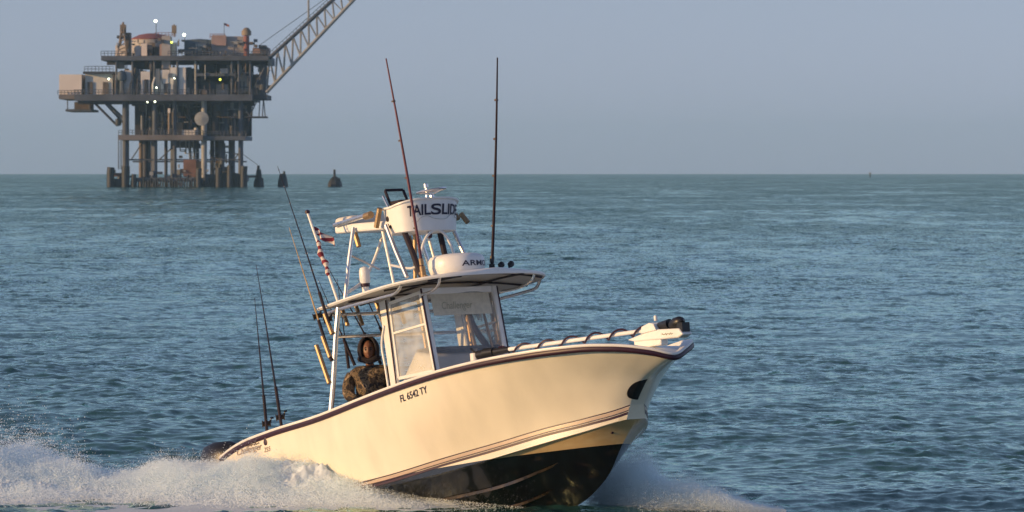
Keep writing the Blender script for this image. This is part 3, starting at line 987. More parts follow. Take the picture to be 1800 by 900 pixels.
# ------------------------------------------------------------------ radar dome, outriggers and lights on the hardtop
def build_top_gear():
    d = MB()
    d.lathe((3.42, -0.02, 2.935), [(0.0, -0.06), (0.24, -0.06), (0.305, 0.0), (0.322, 0.06), (0.318, 0.15), (0.295, 0.185), (0.24, 0.205), (0.12, 0.217), (0.0, 0.22)], 40)
    dome = d.build('radar_dome', M['white'], boat, smooth=50)
    def on_dome(a0, a1, z0, z1):
        return lambda u, v: Vector((3.42 + 0.327 * math.cos(a0 + (a1 - a0) * u), -0.02 + 0.327 * math.sin(a0 + (a1 - a0) * u), z0 + (z1 - z0) * v))
    lettering('radar_lettering', 'ARMOR', on_dome(-0.40, 1.10, 2.99, 3.052), M['lettering'], dome, bold=0.01)
    for s in (-1, 1):
        base = Vector((3.40, s * 0.46, 2.90)); tip = Vector((3.40, s * 0.757, 5.385))
        mid = [base.lerp(tip, t) + Vector((0.02 * math.sin(math.pi * t), 0, 0)) for t in np.linspace(0, 1, 9)]
        o = MB(); o.tube(mid, [0.018, 0.0175, 0.017, 0.016, 0.015, 0.013, 0.012, 0.010, 0.008], 8)
        og = o.build('outrigger_pole', M['outrig'] if s < 0 else M['outrig_dark'], boat)
        b = MB(); b.tube([base + Vector((0, 0, -0.06)), base.lerp(tip, 0.05)], 0.034, 10); b.tube([base.lerp(tip, 0.055), base.lerp(tip, 0.085)], 0.027, 10)
        b.tube([base + Vector((-0.07, 0, 0.05)), base + Vector((0.05, 0, 0.0))], 0.022)
        b.build('outrigger_base', M['gold'] if s < 0 else M['black'], og)
        for t in (0.22, 0.45, 0.62, 0.8):
            g = MB(); g.tube([base.lerp(tip, t), base.lerp(tip, t + 0.008)], 0.024, 8); g.build('line_guide', M['outrig_ring'], og)
    for y in (0.52, 0.60):
        t = MB(); t.lathe((3.50 + (y - 0.5), y, 3.0), [(0.0, -0.035), (0.035, -0.02), (0.035, 0.02), (0.0, 0.035)], 10, Matrix.Rotation(R(70), 3, 'Y')); t.tube([(3.46 + (y - 0.5), y, 2.98), (3.46 + (y - 0.5), y, 2.86)], 0.012)
        t.build('spotlight', M['black'], boat)
    a = MB()
    a.lathe((2.1, -0.42, 2.74), [(0.0, 0.0), (0.075, 0.0), (0.07, 0.05), (0.045, 0.07), (0.04, 0.14), (0.05, 0.2), (0.062, 0.22), (0.062, 0.34), (0.05, 0.38), (0.0, 0.40)], 16)
    an = a.build('satellite_antenna', M['white'], boat)
    b = MB(); b.lathe((2.1, -0.42, 2.90), [(0.0, 0.0), (0.052, 0.0), (0.056, 0.04), (0.0, 0.04)], 16); b.build('red_band', M['maroon'], an)
M['outrig_ring'] = mat('dull_guide_ring', (0.10, 0.07, 0.06), 0.6, var=0.1)
M['outrig'] = mat('dark_wine_outrigger', (0.11, 0.010, 0.028), 0.45, var=0.1, scale=3)
M['outrig_dark'] = mat('dark_outrigger', (0.016, 0.006, 0.014), 0.6, spec=0.2, var=0.1, scale=3)
build_top_gear()

# twin outboards behind the transom
for s in (-1, 1):
    o = MB()
    y = s * 0.42
    cowl = [[Vector((-0.98 + dx * 1.0 - (0.38 + 0.40 * math.cos(a)) * w, y + 0.23 * w * math.sin(a), z)) for a in np.linspace(0, 2 * math.pi, 17)[:-1]]
            for z, w, dx in ((0.62, 0.62, 0.02), (0.74, 0.92, 0.0), (1.02, 1.0, 0.0), (1.18, 0.95, 0.0), (1.28, 0.8, -0.05), (1.33, 0.4, -0.2))]
    o.grid(cowl, close=True)
    o.add(cowl[-1], [tuple(range(16))])
    o.box((-1.25, y, 0.25), (0.26, 0.12, 0.8)); o.box((-0.55, y, 0.62), (1.0, 0.3, 0.22))
    o.build('outboard_motor', M['black'], boat, smooth=50)

# ------------------------------------------------------------------ trolling motor stowed on the bow
def build_trolling_motor():
    b0 = (6.95, 0.0, 1.88)
    t = aboard('trolling_motor', b0, 'white trolling motor stowed on the bow with black cable coiled round its shaft', 'trolling motor')
    m = MB(); m.prism([(6.70, -0.07, 1.915), (6.84, -0.07, 1.885), (7.64, -0.07, 1.865), (7.73, -0.07, 1.895), (7.66, -0.07, 1.965), (7.25, -0.07, 1.985), (6.95, -0.07, 1.955)], (0, 0.14, 0))
    m.box((7.05, 0, 1.86), (0.5, 0.10, 0.10))
    mount = m.build('mount', M['white'], t, b0, bevel=0.015)
    fn = lambda u, v: Vector((7.36 + 0.2 * u, -0.073, 1.912 + 0.022 * v - 0.004 * u))
    m = MB(); m.tube([fn(u, 0.5 + 0.5 * math.sin(u * 34) * math.cos(u * 8)) for u in np.linspace(0, 1, 50)], 0.0035, 4)
    m.build('worn_script', M['green_grey_ink'], mount, b0)
    m = MB(); m.prism([(6.98, -0.085, 1.96), (7.27, -0.085, 1.975), (7.23, -0.085, 2.05), (7.15, -0.085, 2.065), (7.01, -0.085, 2.035)], (0, 0.17, 0)); m.tube([(7.17, 0, 2.08), (7.17, 0, 2.14)], 0.022)
    m.build('housing', M['white'], t, b0, bevel=0.02)
    m = MB(); m.tube([(4.62, -0.26, 1.975), (7.05, 0.0, 1.995)], 0.023, 10)
    m.build('shaft', M['white'], t, b0)
    m = MB()
    A, Z = Vector((4.55, -0.27, 1.975)), Vector((7.05, 0.0, 1.995))
    ax = (Z - A).normalized(); s1 = ax.cross(Vector((0, 0, 1))).normalized(); s2 = s1.cross(ax)
    pts = []
    for i in range(150):
        u = i / 149
        a = u * 2 * math.pi * 6.3 + 1.0
        pts.append(A.lerp(Z, u) + s1 * math.cos(a) * 0.042 + s2 * (math.sin(a) * 0.040 - 0.008 * math.sin(u * 37)))
    m.tube(pts, 0.012, 5)
    m.build('coiled_cable', M['maroon'], t, b0)
    m = MB(); m.tube([(7.22, 0, 2.02), (7.42, 0, 2.03)], [0.04, 0.055], 12); m.lathe((7.56, 0, 2.03), [(0.0, -0.12), (0.05, -0.10), (0.066, -0.02), (0.06, 0.05), (0.04, 0.09), (0.0, 0.11)], 14, Matrix.Rotation(R(80), 3, 'Y'))
    m.box((7.66, 0, 1.975), (0.10, 0.10, 0.10))
    m.build('head', M['black'], t, b0, smooth=40)
    m = MB()
    m.tube([(4.15, -0.30, 1.955), (4.70, -0.25, 1.975)], [0.05, 0.035], 12)
    m.tube([(4.28, -0.30, 1.965), (4.44, -0.28, 1.97)], [0.055, 0.05], 12)
    for k in range(3):
        a = 2 * math.pi * k / 3 + 0.4
        c = Vector((4.12, -0.30, 1.955)); d = Vector((0, math.cos(a), math.sin(a)))
        m.prism([c + d * 0.02 + Vector((-0.02, 0, 0)), c + d * 0.12 + Vector((-0.03, 0.03, 0)), c + d * 0.13 + Vector((0.03, 0, 0)), c + d * 0.03 + Vector((0.03, 0, 0))], (0.012, 0, 0.006))
    m.build('motor', M['black'], t, b0, smooth=40)
    m = MB(); m.lathe((4.08, -0.30, 1.93), [(0.0, -0.05), (0.055, -0.04), (0.055, 0.05), (0.0, 0.06)], 12); m.build('propeller_hub', M['white'], t, b0)
build_trolling_motor()

# ------------------------------------------------------------------ fishing rods
def fishing_rod(butt, tip, label, group, blank='graphite', reel=0.0, bend=0.0, guides=6, r0=0.013, side=-1):
    butt, tip = Vector(butt), Vector(tip)
    t = aboard('fishing_rod', butt, label, 'fishing rod', group)
    d = tip - butt
    pts = [butt + d * u + Vector((-bend * u * u, 0, -abs(bend) * 0.25 * u * u)) for u in np.linspace(0, 1, 10)]
    b = MB(); b.tube(pts, list(np.linspace(r0, 0.0028, 10)), 7)
    b.build('blank', M[blank], t, butt)
    h = MB(); h.tube([butt, butt + d.normalized() * min(0.55, d.length * 0.3)], 0.019, 8)
    h.build('handle', M['canvas'] if blank != 'cork' else M['canvas'], t, butt)
    ax = d.normalized()
    sd = Vector((0.83, -0.56, 0.1)); sd = (sd - ax * sd.dot(ax)).normalized() * side
    for k in range(guides):
        u = 0.38 + 0.6 * k / max(1, guides - 1)
        i = min(int(u * 9), 8)
        p = pts[i].lerp(pts[i + 1], u * 9 - i)
        g = MB(); rr = 0.016 - 0.010 * k / guides
        g.tube(arc(p + sd * (rr + 0.006), rr, 0, 2 * math.pi, 9, sd, sd.cross(ax)), 0.0028, 4)
        g.build('line_guide', M['alu'], t, butt)
    if reel:
        c = butt + ax * reel + sd * 0.055
        q = sd.cross(ax)
        m3 = Matrix((ax, sd, q)).transposed()
        rl = MB(); rl.lathe(c, [(0.0, -0.05), (0.042, -0.05), (0.042, -0.04), (0.03, -0.035), (0.03, 0.035), (0.042, 0.04), (0.042, 0.05), (0.0, 0.052)], 14, m3)
        rl.box(c - sd * 0.045, (0.05, 0.03, 0.02), m3)
        ro = rl.build('reel', M['reel'], t, butt)
        cr = MB(); cr.tube([c + q * 0.05, c + q * 0.06 + ax * 0.06], 0.007, 5); cr.tube([c + q * 0.05 + ax * 0.06, c + q * 0.09 + ax * 0.06], 0.012, 6)
        cr.build('crank', M['black'], ro, butt)
    return t
M['reel'] = mat('dark_gilt_reel', (0.10, 0.065, 0.035), 0.3, metal=0.6, var=0.2, scale=20)
GA, GS, GT = 'rods in the leg holders', 'rods standing at the stern', 'rods in the launchers under the hardtop'
fishing_rod((2.25, -1.045, 2.06), (1.47, -1.0, 3.66), 'blond rod leaning aft from the upright leg of the hardtop, reel at the roof edge', GA, 'cork', reel=0.62, guides=7)
fishing_rod((2.31, -1.045, 2.36), (1.36, -1.0, 4.40), 'long dark rod leaning aft from the roof corner, its thin tip reaching over a piling', GA, 'graphite', reel=0.22, guides=7, bend=0.05)
fishing_rod((0.93, -1.16, 1.28), (0.86, -1.16, 2.90), 'shorter aft rod of the two dark rods standing at the low stern', GS, reel=0.16, guides=6, r0=0.017)
fishing_rod((1.28, -1.17, 1.30), (0.985, -1.16, 3.29), 'taller forward rod of the two dark rods standing at the low stern', GS, reel=0.2, guides=6, r0=0.017, bend=0.04)
fishing_rod((1.99, -0.21, 2.01), (1.72, -0.72, 3.26), 'dark rod crossing behind the hooded person, tip above the roof', GT, guides=4)
fishing_rod((1.99, -0.57, 2.01), (1.86, -0.90, 3.02), 'dark rod hanging just aft of the hooded person', GT, guides=4)
fishing_rod((1.95, -0.63, 1.98), (1.95, -0.70, 3.02), 'thin upright rod between the upright leg and the hooded person', GT, guides=4, r0=0.010)
fishing_rod((1.95, -0.06, 2.20), (1.85, -0.36, 3.02), 'short dark rod under the roof beside the console frame', GT, guides=4)

# ------------------------------------------------------------------ flag on its staff
def build_flag():
    b = Vector((2.10, -0.80, 2.72))
    tip = Vector((1.57, -0.80, 3.82))
    t = aboard('flag', b, 'red and white striped flag wound round a leaning staff at the roof corner', 'flag')
    s = MB(); s.tube([b, tip], 0.015); s.build('staff', M['white'], t, b)
    s = MB(); s.lathe(tip, [(0.0, -0.02), (0.03, -0.01), (0.03, 0.02), (0.0, 0.035)], 10); s.build('finial', M['maroon'], t, b)
    c = MB()
    rows = []
    ax = (tip - b).normalized()
    u1 = ax.cross(Vector((0, 1, 0))).normalized(); u2 = ax.cross(u1)
    for u in np.linspace(0.30, 0.70, 22):
        r = 0.016 + 0.014 * math.sin((u - 0.30) / 0.40 * math.pi) + 0.008 * math.sin(u * 60)
        rows.append([b + (tip - b) * u + (u1 * math.cos(a) + u2 * math.sin(a)) * r * (1 + 0.35 * math.cos(a - u * 25)) for a in np.linspace(0, 2 * math.pi, 13)[:-1]])
    c.grid(rows, close=True)
    c.build('furled_cloth', M['flag'], t, b, smooth=60)
    c = MB()
    rows = []
    for i, w in enumerate(np.linspace(0, 1, 12)):
        rows.append([b + (tip - b) * (0.85 - 0.10 * v - 0.15 * w) + Vector((0.50, 0.62, 0)) * (0.24 * w) + Vector((0, 0.03, 0.0)) * math.sin(w * 9 + v) for v in np.linspace(0, 1, 5)])
    c.grid(rows)
    o = c.build('loose_corner', M['flag'], t, b, smooth=60)
    o.modifiers.new('cloth', 'SOLIDIFY').thickness = 0.003
def flag_mat():
    m, nt, N, L, b = new_mat('striped_flag_cloth')
    tc = N.new('ShaderNodeTexCoord')
    wv = N.new('ShaderNodeTexWave'); wv.wave_type = 'BANDS'; wv.bands_direction = 'Z'
    wv.inputs['Scale'].default_value = 3.6; wv.inputs['Distortion'].default_value = 1.2
    mp = N.new('ShaderNodeMapping'); mp.inputs['Rotation'].default_value = (0.3, 0.6, 0)
    L.new(tc.outputs['Object'], mp.inputs[0]); L.new(mp.outputs[0], wv.inputs['Vector'])
    rp = N.new('ShaderNodeValToRGB'); rp.color_ramp.interpolation = 'CONSTANT'
    rp.color_ramp.elements[0].color = (0.20, 0.02, 0.035, 1)
    rp.color_ramp.elements[1].position = 0.5; rp.color_ramp.elements[1].color = (0.65, 0.58, 0.52, 1)
    L.new(wv.outputs['Fac'], rp.inputs[0]); L.new(rp.outputs[0], b.inputs['Base Color'])
    b.inputs['Roughness'].default_value = 0.8
    return m
M['flag'] = flag_mat()
build_flag()

# ------------------------------------------------------------------ the person in the cockpit
def skin_chain(name, chains, m, parent, off, levels=2, root=None):
    """A smooth limb surface grown over connected joints: chains of (point, radius or (rx, ry)); equal points are shared."""
    idx, vs, rs, es = {}, [], [], []
    for ch in chains:
        prev = None
        for p, r in ch:
            k = tuple(round(c, 4) for c in p)
            if k not in idx:
                idx[k] = len(vs); vs.append(Vector(p) - Vector(off)); rs.append(r if isinstance(r, tuple) else (r, r))
            if prev is not None:
                es.append((prev, idx[k]))
            prev = idx[k]
    me = bpy.data.meshes.new(name)
    me.from_pydata(vs, es, [])
    o = bpy.data.objects.new(name, me)
    COL.objects.link(o)
    o.parent = parent
    o.modifiers.new('skin', 'SKIN').use_smooth_shade = True
    md = o.modifiers.new('smooth', 'SUBSURF'); md.levels = md.render_levels = levels
    for i, sv in enumerate(me.skin_vertices[0].data):
        sv.radius = rs[i]
        sv.use_root = (i == (root or 0))
    me.materials.append(m)
    return o

def camo_mat():
    m, nt, N, L, b = new_mat('camouflage_cloth')
    tc = N.new('ShaderNodeTexCoord')
    nz = N.new('ShaderNodeTexNoise'); nz.inputs['Scale'].default_value = 13; nz.inputs['Detail'].default_value = 3; nz.inputs['Distortion'].default_value = 0.6
    L.new(tc.outputs['Object'], nz.inputs['Vector'])
    rp = N.new('ShaderNodeValToRGB'); rp.color_ramp.interpolation = 'CONSTANT'
    e = rp.color_ramp.elements
    e[0].position = 0.0; e[0].color = (0.022, 0.016, 0.014, 1)
    e[1].position = 0.45; e[1].color = (0.15, 0.105, 0.058, 1)
    for p, c in ((0.53, (0.065, 0.05, 0.028, 1)), (0.60, (0.32, 0.23, 0.14, 1)), (0.68, (0.03, 0.02, 0.016, 1))):
        q = e.new(p); q.color = c
    L.new(nz.outputs['Fac'], rp.inputs[0]); L.new(rp.outputs[0], b.inputs['Base Color'])
    n2 = N.new('ShaderNodeTexNoise'); n2.inputs['Scale'].default_value = 9
    L.new(tc.outputs['Object'], n2.inputs['Vector'])
    bp = N.new('ShaderNodeBump'); bp.inputs['Strength'].default_value = 0.9; bp.inputs['Distance'].default_value = 0.05
    L.new(n2.outputs['Fac'], bp.inputs['Height']); L.new(bp.outputs[0], b.inputs['Normal'])
    b.inputs['Roughness'].default_value = 0.85
    return m
M['camo'] = camo_mat()
M['skin'] = mat('skin', (0.19, 0.085, 0.05), 0.5, var=0.06, scale=12)  # hood's shade over the face is worked into this colour by darkening it
M['trousers'] = mat('dark_trousers', (0.03, 0.028, 0.03), 0.85, var=0.15, scale=14)
M['hood'] = mat('dark_hood_cloth', (0.022, 0.016, 0.020), 0.9, var=0.2, scale=25, bump=0.4)

def build_person():
    base = Vector((2.07, -0.42, 1.41))                                   # the seat under the hips
    t = aboard('person', base, 'hooded person in a camouflage jacket sitting behind the console', 'person')
    F = Vector((0.83, -0.56, 0)); S = Vector((0.56, 0.83, 0)); U = Vector((0, 0, 1))    # facing, own left, up
    def P(f, s, u):
        return base + F * f + S * s + U * u
    # one continuous body: torso, neck, arms with hands, legs with feet
    ch = [[(P(0, 0, 0.10), (0.13, 0.17)), (P(0.01, 0, 0.26), (0.11, 0.15)), (P(0.0, 0, 0.42), (0.12, 0.17)), (P(-0.01, 0, 0.52), (0.09, 0.12)), (P(0.0, 0, 0.58), 0.055), (P(0.015, 0, 0.64), 0.055)]]
    for s in (-1, 1):
        elbow = P(0.12, s * 0.25, 0.26); wrist = P(0.30, s * 0.13, 0.18)
        ch.append([(P(-0.01, 0, 0.52), (0.09, 0.12)), (P(-0.01, s * 0.19, 0.49), 0.06), (P(0.04, s * 0.245, 0.38), 0.05), (elbow, 0.043), (elbow.lerp(wrist, 0.5), 0.036), (wrist, 0.026), (P(0.345, s * 0.10, 0.165), (0.02, 0.036)), (P(0.38, s * 0.085, 0.15), (0.018, 0.038))])
        palm = P(0.38, s * 0.085, 0.15)
        for k, ln in enumerate((0.060, 0.072, 0.068, 0.052)):
            o_ = (k - 1.5) * 0.019
            k0 = palm + F * 0.028 + S * o_ + U * 0.004
            ch.append([(palm, (0.018, 0.038)), (k0, 0.0095), (k0 + F * ln * 0.55 - U * 0.016, 0.0088), (k0 + F * ln * 0.75 - U * 0.042, 0.008)])
        th = P(0.352, s * 0.10 - s * 0.045, 0.17)
        ch.append([(P(0.345, s * 0.10, 0.165), (0.02, 0.036)), (th, 0.0105), (th + F * 0.035 - U * 0.016, 0.009)])
        hip, knee, ank = P(0.05, s * 0.10, 0.07), P(0.46, s * 0.13, 0.05), P(0.44, s * 0.13, -0.42)
        ch.append([(P(0, 0, 0.10), (0.13, 0.17)), (hip, 0.085), (knee, 0.062), (knee.lerp(ank, 0.35), 0.055), (ank, 0.040), (P(0.50, s * 0.13, -0.49), 0.040), (P(0.62, s * 0.14, -0.50), 0.036)])
    skin_chain('body', ch, M['skin'], t, base)
    # head with a face
    hb = bmesh.new()
    bmesh.ops.create_uvsphere(hb, u_segments=32, v_segments=24, radius=1.0)
    hc = P(0.03, 0, 0.755)
    m3 = Matrix((F, S, U)).transposed()
    for v in hb.verts:
        x, y, z = v.co                                                   # x: facing
        w = 0.078 * (1 - 0.22 * max(0, -z) ** 1.5)
        d = 0.098 * (1 - 0.10 * max(0, -z) * (x < 0))
        q = Vector((x * d, y * w, z * 0.122))
        if x > 0:
            g = lambda a, b, s1, s2: math.exp(-((y - a) / s1) ** 2 - ((z - b) / s2) ** 2)
            q.x += 0.030 * g(0, -0.12, 0.14, 0.20) + 0.012 * g(0, 0.08, 0.10, 0.2)     # nose
            q.x -= 0.014 * (g(0.40, 0.10, 0.2, 0.14) + g(-0.40, 0.10, 0.2, 0.14))      # eye sockets
            q.x += 0.007 * g(0, 0.30, 0.6, 0.12)                                       # brow
            q.x += 0.008 * g(0, -0.52, 0.22, 0.07) + 0.007 * g(0, -0.64, 0.2, 0.06) - 0.006 * g(0, -0.58, 0.25, 0.035)
            q.x += 0.010 * g(0, -0.82, 0.3, 0.16)
        v.co = m3 @ q + hc - base
    me = bpy.data.meshes.new('head'); hb.to_mesh(me); hb.free()
    me.polygons.foreach_set('use_smooth', [True] * len(me.polygons))
    hd = bpy.data.objects.new('head', me); COL.objects.link(hd); hd.parent = t; me.materials.append(M['skin'])
    fx = lambda y, z, d=0.0: hc + m3 @ Vector((d, y * 0.078, z * 0.122))
    for s in (-1, 1):
        e = MB(); e.lathe(fx(s * 0.40, 0.10, 0.082), [(0.0, -0.012), (0.009, -0.008), (0.012, 0.0), (0.009, 0.008), (0.0, 0.012)], 10); e.build('eye', M['black'], hd, base)
        e = MB(); e.tube([fx(s * 0.20, 0.26, 0.098), fx(s * 0.42, 0.30, 0.092), fx(s * 0.62, 0.24, 0.076)], [0.004, 0.006, 0.003], 5); e.build('eyebrow', M['hood'], hd, base)
    e = MB(); e.tube([fx(-0.28, -0.57, 0.086), fx(0, -0.58, 0.094), fx(0.28, -0.57, 0.086)], 0.0035, 5); e.build('mouth', M['lips'], hd, base)
    # hood: a shell open in front
    rows = []
    for i, v in enumerate(np.linspace(0, 1, 12)):
        row = []
        for k in range(29):
            a = -2.25 + 4.5 * k / 28                                       # round from one cheek over the back to the other
            el = -0.75 + v * (math.pi / 2 + 0.75)
            r1, r2, r3 = 0.128, 0.118, 0.160
            x = -r1 * math.cos(a) * math.cos(el); y = r2 * math.sin(a) * math.cos(el); z = r3 * math.sin(el)
            if v > 0.75:
                x += 0.05 * (v - 0.75) * 4 * 0.6
            row.append(hc + m3 @ Vector((x * 1.0 - 0.012, y, z + 0.004)))
        rows.append(row)
    h = MB(); h.grid(rows)
    brim = MB()
    pts = [r[0] for r in rows] + [r[28] for r in reversed(rows)]
    ho = h.build('hood', M['hood'], t, base, smooth=80)
    so = ho.modifiers.new('cloth', 'SOLIDIFY'); so.thickness = 0.012; so.offset = 1
    ring = MB(); ring.tube(smoothpath(pts, 2), 0.014, 6); ring.build('hood_hem', M['hood'], ho, base)
    sc2 = MB(); sc2.tube(smoothpath([P(0.085, -0.085, 0.66), P(0.10, 0, 0.635), P(0.085, 0.085, 0.66), P(-0.06, 0.10, 0.67), P(-0.09, 0, 0.67), P(-0.06, -0.10, 0.67), P(0.085, -0.085, 0.66)], 4), 0.035, 8)
    sc2.build('collar', M['hood'], t, base)
    # jacket and trousers over the body
    jc = [[(P(0, 0, 0.02), (0.18, 0.23)), (P(0.015, 0, 0.20), (0.20, 0.265)), (P(0.01, 0, 0.40), (0.185, 0.25)), (P(-0.01, 0, 0.53), (0.13, 0.17)), (P(0.0, 0, 0.60), 0.10)]]
    for s in (-1, 1):
        elbow = P(0.12, s * 0.265, 0.25); wrist = P(0.28, s * 0.14, 0.18)
        jc.append([(P(-0.01, 0, 0.53), (0.13, 0.17)), (P(-0.01, s * 0.205, 0.495), 0.088), (P(0.04, s * 0.26, 0.38), 0.085), (elbow, 0.078), (elbow.lerp(wrist, 0.5), 0.060), (wrist, 0.044)])
    skin_chain('jacket', jc, M['camo'], t, base)
    for s in (-1, 1):
        hip, knee, ank = P(0.05, s * 0.10, 0.07), P(0.46, s * 0.13, 0.05), P(0.44, s * 0.13, -0.42)
        skin_chain('trouser_leg', [[(P(-0.02, s * 0.09, 0.08), 0.10), (hip, 0.10), (knee, 0.08), (knee.lerp(ank, 0.4), 0.072), (ank, 0.062)]], M['trousers'], t, base)
        skin_chain('boot', [[(ank, 0.05), (P(0.46, s * 0.13, -0.50), 0.052), (P(0.64, s * 0.14, -0.53), 0.045)]], M['black'], t, base)
M['lips'] = mat('lips', (0.20, 0.075, 0.06), 0.5)
build_person()

# ------------------------------------------------------------------ offshore platform, in units of 0.1336 m from its centre line at the water
Q = 0.1336
M['steel'] = mat('weathered_steel', (0.078, 0.092, 0.122), 0.7, var=0.18, scale=0.25)
M['steel_dark'] = mat('dark_steel', (0.040, 0.042, 0.058), 0.7, var=0.2, scale=0.3)
M['steel_grey'] = mat('grey_painted_steel', (0.30, 0.31, 0.31), 0.6, var=0.12, scale=0.3)
M['cladding'] = mat('pale_cladding', (0.62, 0.60, 0.58), 0.6, var=0.14, scale=0.22)
M['cladding_warm'] = mat('pale_warm_cladding', (0.80, 0.73, 0.67), 0.6, var=0.08, scale=0.1)
M['blue_tank'] = mat('blue_grey_tank', (0.07, 0.10, 0.14), 0.6, var=0.14, scale=0.2)
M['pale_tank'] = mat('pale_grey_tank', (0.36, 0.34, 0.33), 0.6, var=0.1, scale=0.2)
M['rust'] = mat('rusty_plate', (0.22, 0.11, 0.075), 0.8, var=0.18, scale=0.3)
M['red'] = mat('faded_red_paint', (0.24, 0.085, 0.085), 0.7, var=0.12, scale=0.3)
M['ochre'] = mat('ochre_plant', (0.24, 0.185, 0.13), 0.7, var=0.2, scale=0.4)
M['piling'] = mat('wet_dark_timber', (0.016, 0.022, 0.032), 0.6, var=0.2, scale=0.5)
M['window_dark'] = mat('dark_window', (0.03, 0.035, 0.045), 0.2, var=0.1, scale=1)

def lamp_mat(name, col, st):
    m = bpy.data.materials.new(name)
    m.use_nodes = True
    N, L = m.node_tree.nodes, m.node_tree.links
    N.clear()
    o = N.new('ShaderNodeOutputMaterial'); e = N.new('ShaderNodeEmission')
    e.inputs[0].default_value = (*col, 1); e.inputs[1].default_value = st
    L.new(e.outputs[0], o.inputs[0])
    return m
M['lamp_white'] = lamp_mat('lit_floodlight', (0.93, 1.0, 0.70), 8.0)
M['lamp_yellow'] = lamp_mat('lit_yellow_lamp', (0.85, 0.95, 0.10), 5.0)

plat = empty('offshore_platform', 'steel gas platform on legs with stacked decks, tanks and lit lamps on the horizon', 'offshore platform',
             mw=Matrix.Translation((-74.8, 1242.0, 0)))
prng = random.Random(11)

def pb(name, u0, u1, h0, h1, d0, d1, m, parent=None, bev=0.0):
    """A box part from u0 to u1 across, h0 to h1 up, d0 to d1 in depth (metres)."""
    b = MB(); b.box(((u0 + u1) / 2 * Q, (d0 + d1) / 2, (h0 + h1) / 2 * Q), (abs(u1 - u0) * Q, d1 - d0, (h1 - h0) * Q))
    return b.build(name, M[m], parent or plat, smooth=0)

def pt_(name, pts, r, m, parent=None, seg=8):
    b = MB(); b.tube([(u * Q, d, h * Q) for u, d, h in pts], r * Q, seg)
    return b.build(name, M[m], parent or plat)

def rail(name, u0, u1, h, d, m='steel', parent=None, hh=8, step=6):
    b = MB()
    n = max(2, int(abs(u1 - u0) / step))
    for i in range(n + 1):
        u = u0 + (u1 - u0) * i / n
        b.tube([(u * Q, d, h * Q), (u * Q, d, (h + hh) * Q)], 0.07, 5)
    for k in (0.5, 1.0):
        b.tube([(u0 * Q, d, (h + hh * k) * Q), (u1 * Q, d, (h + hh * k) * Q)], 0.07, 5)
    return b.build(name, M[m], parent or plat)

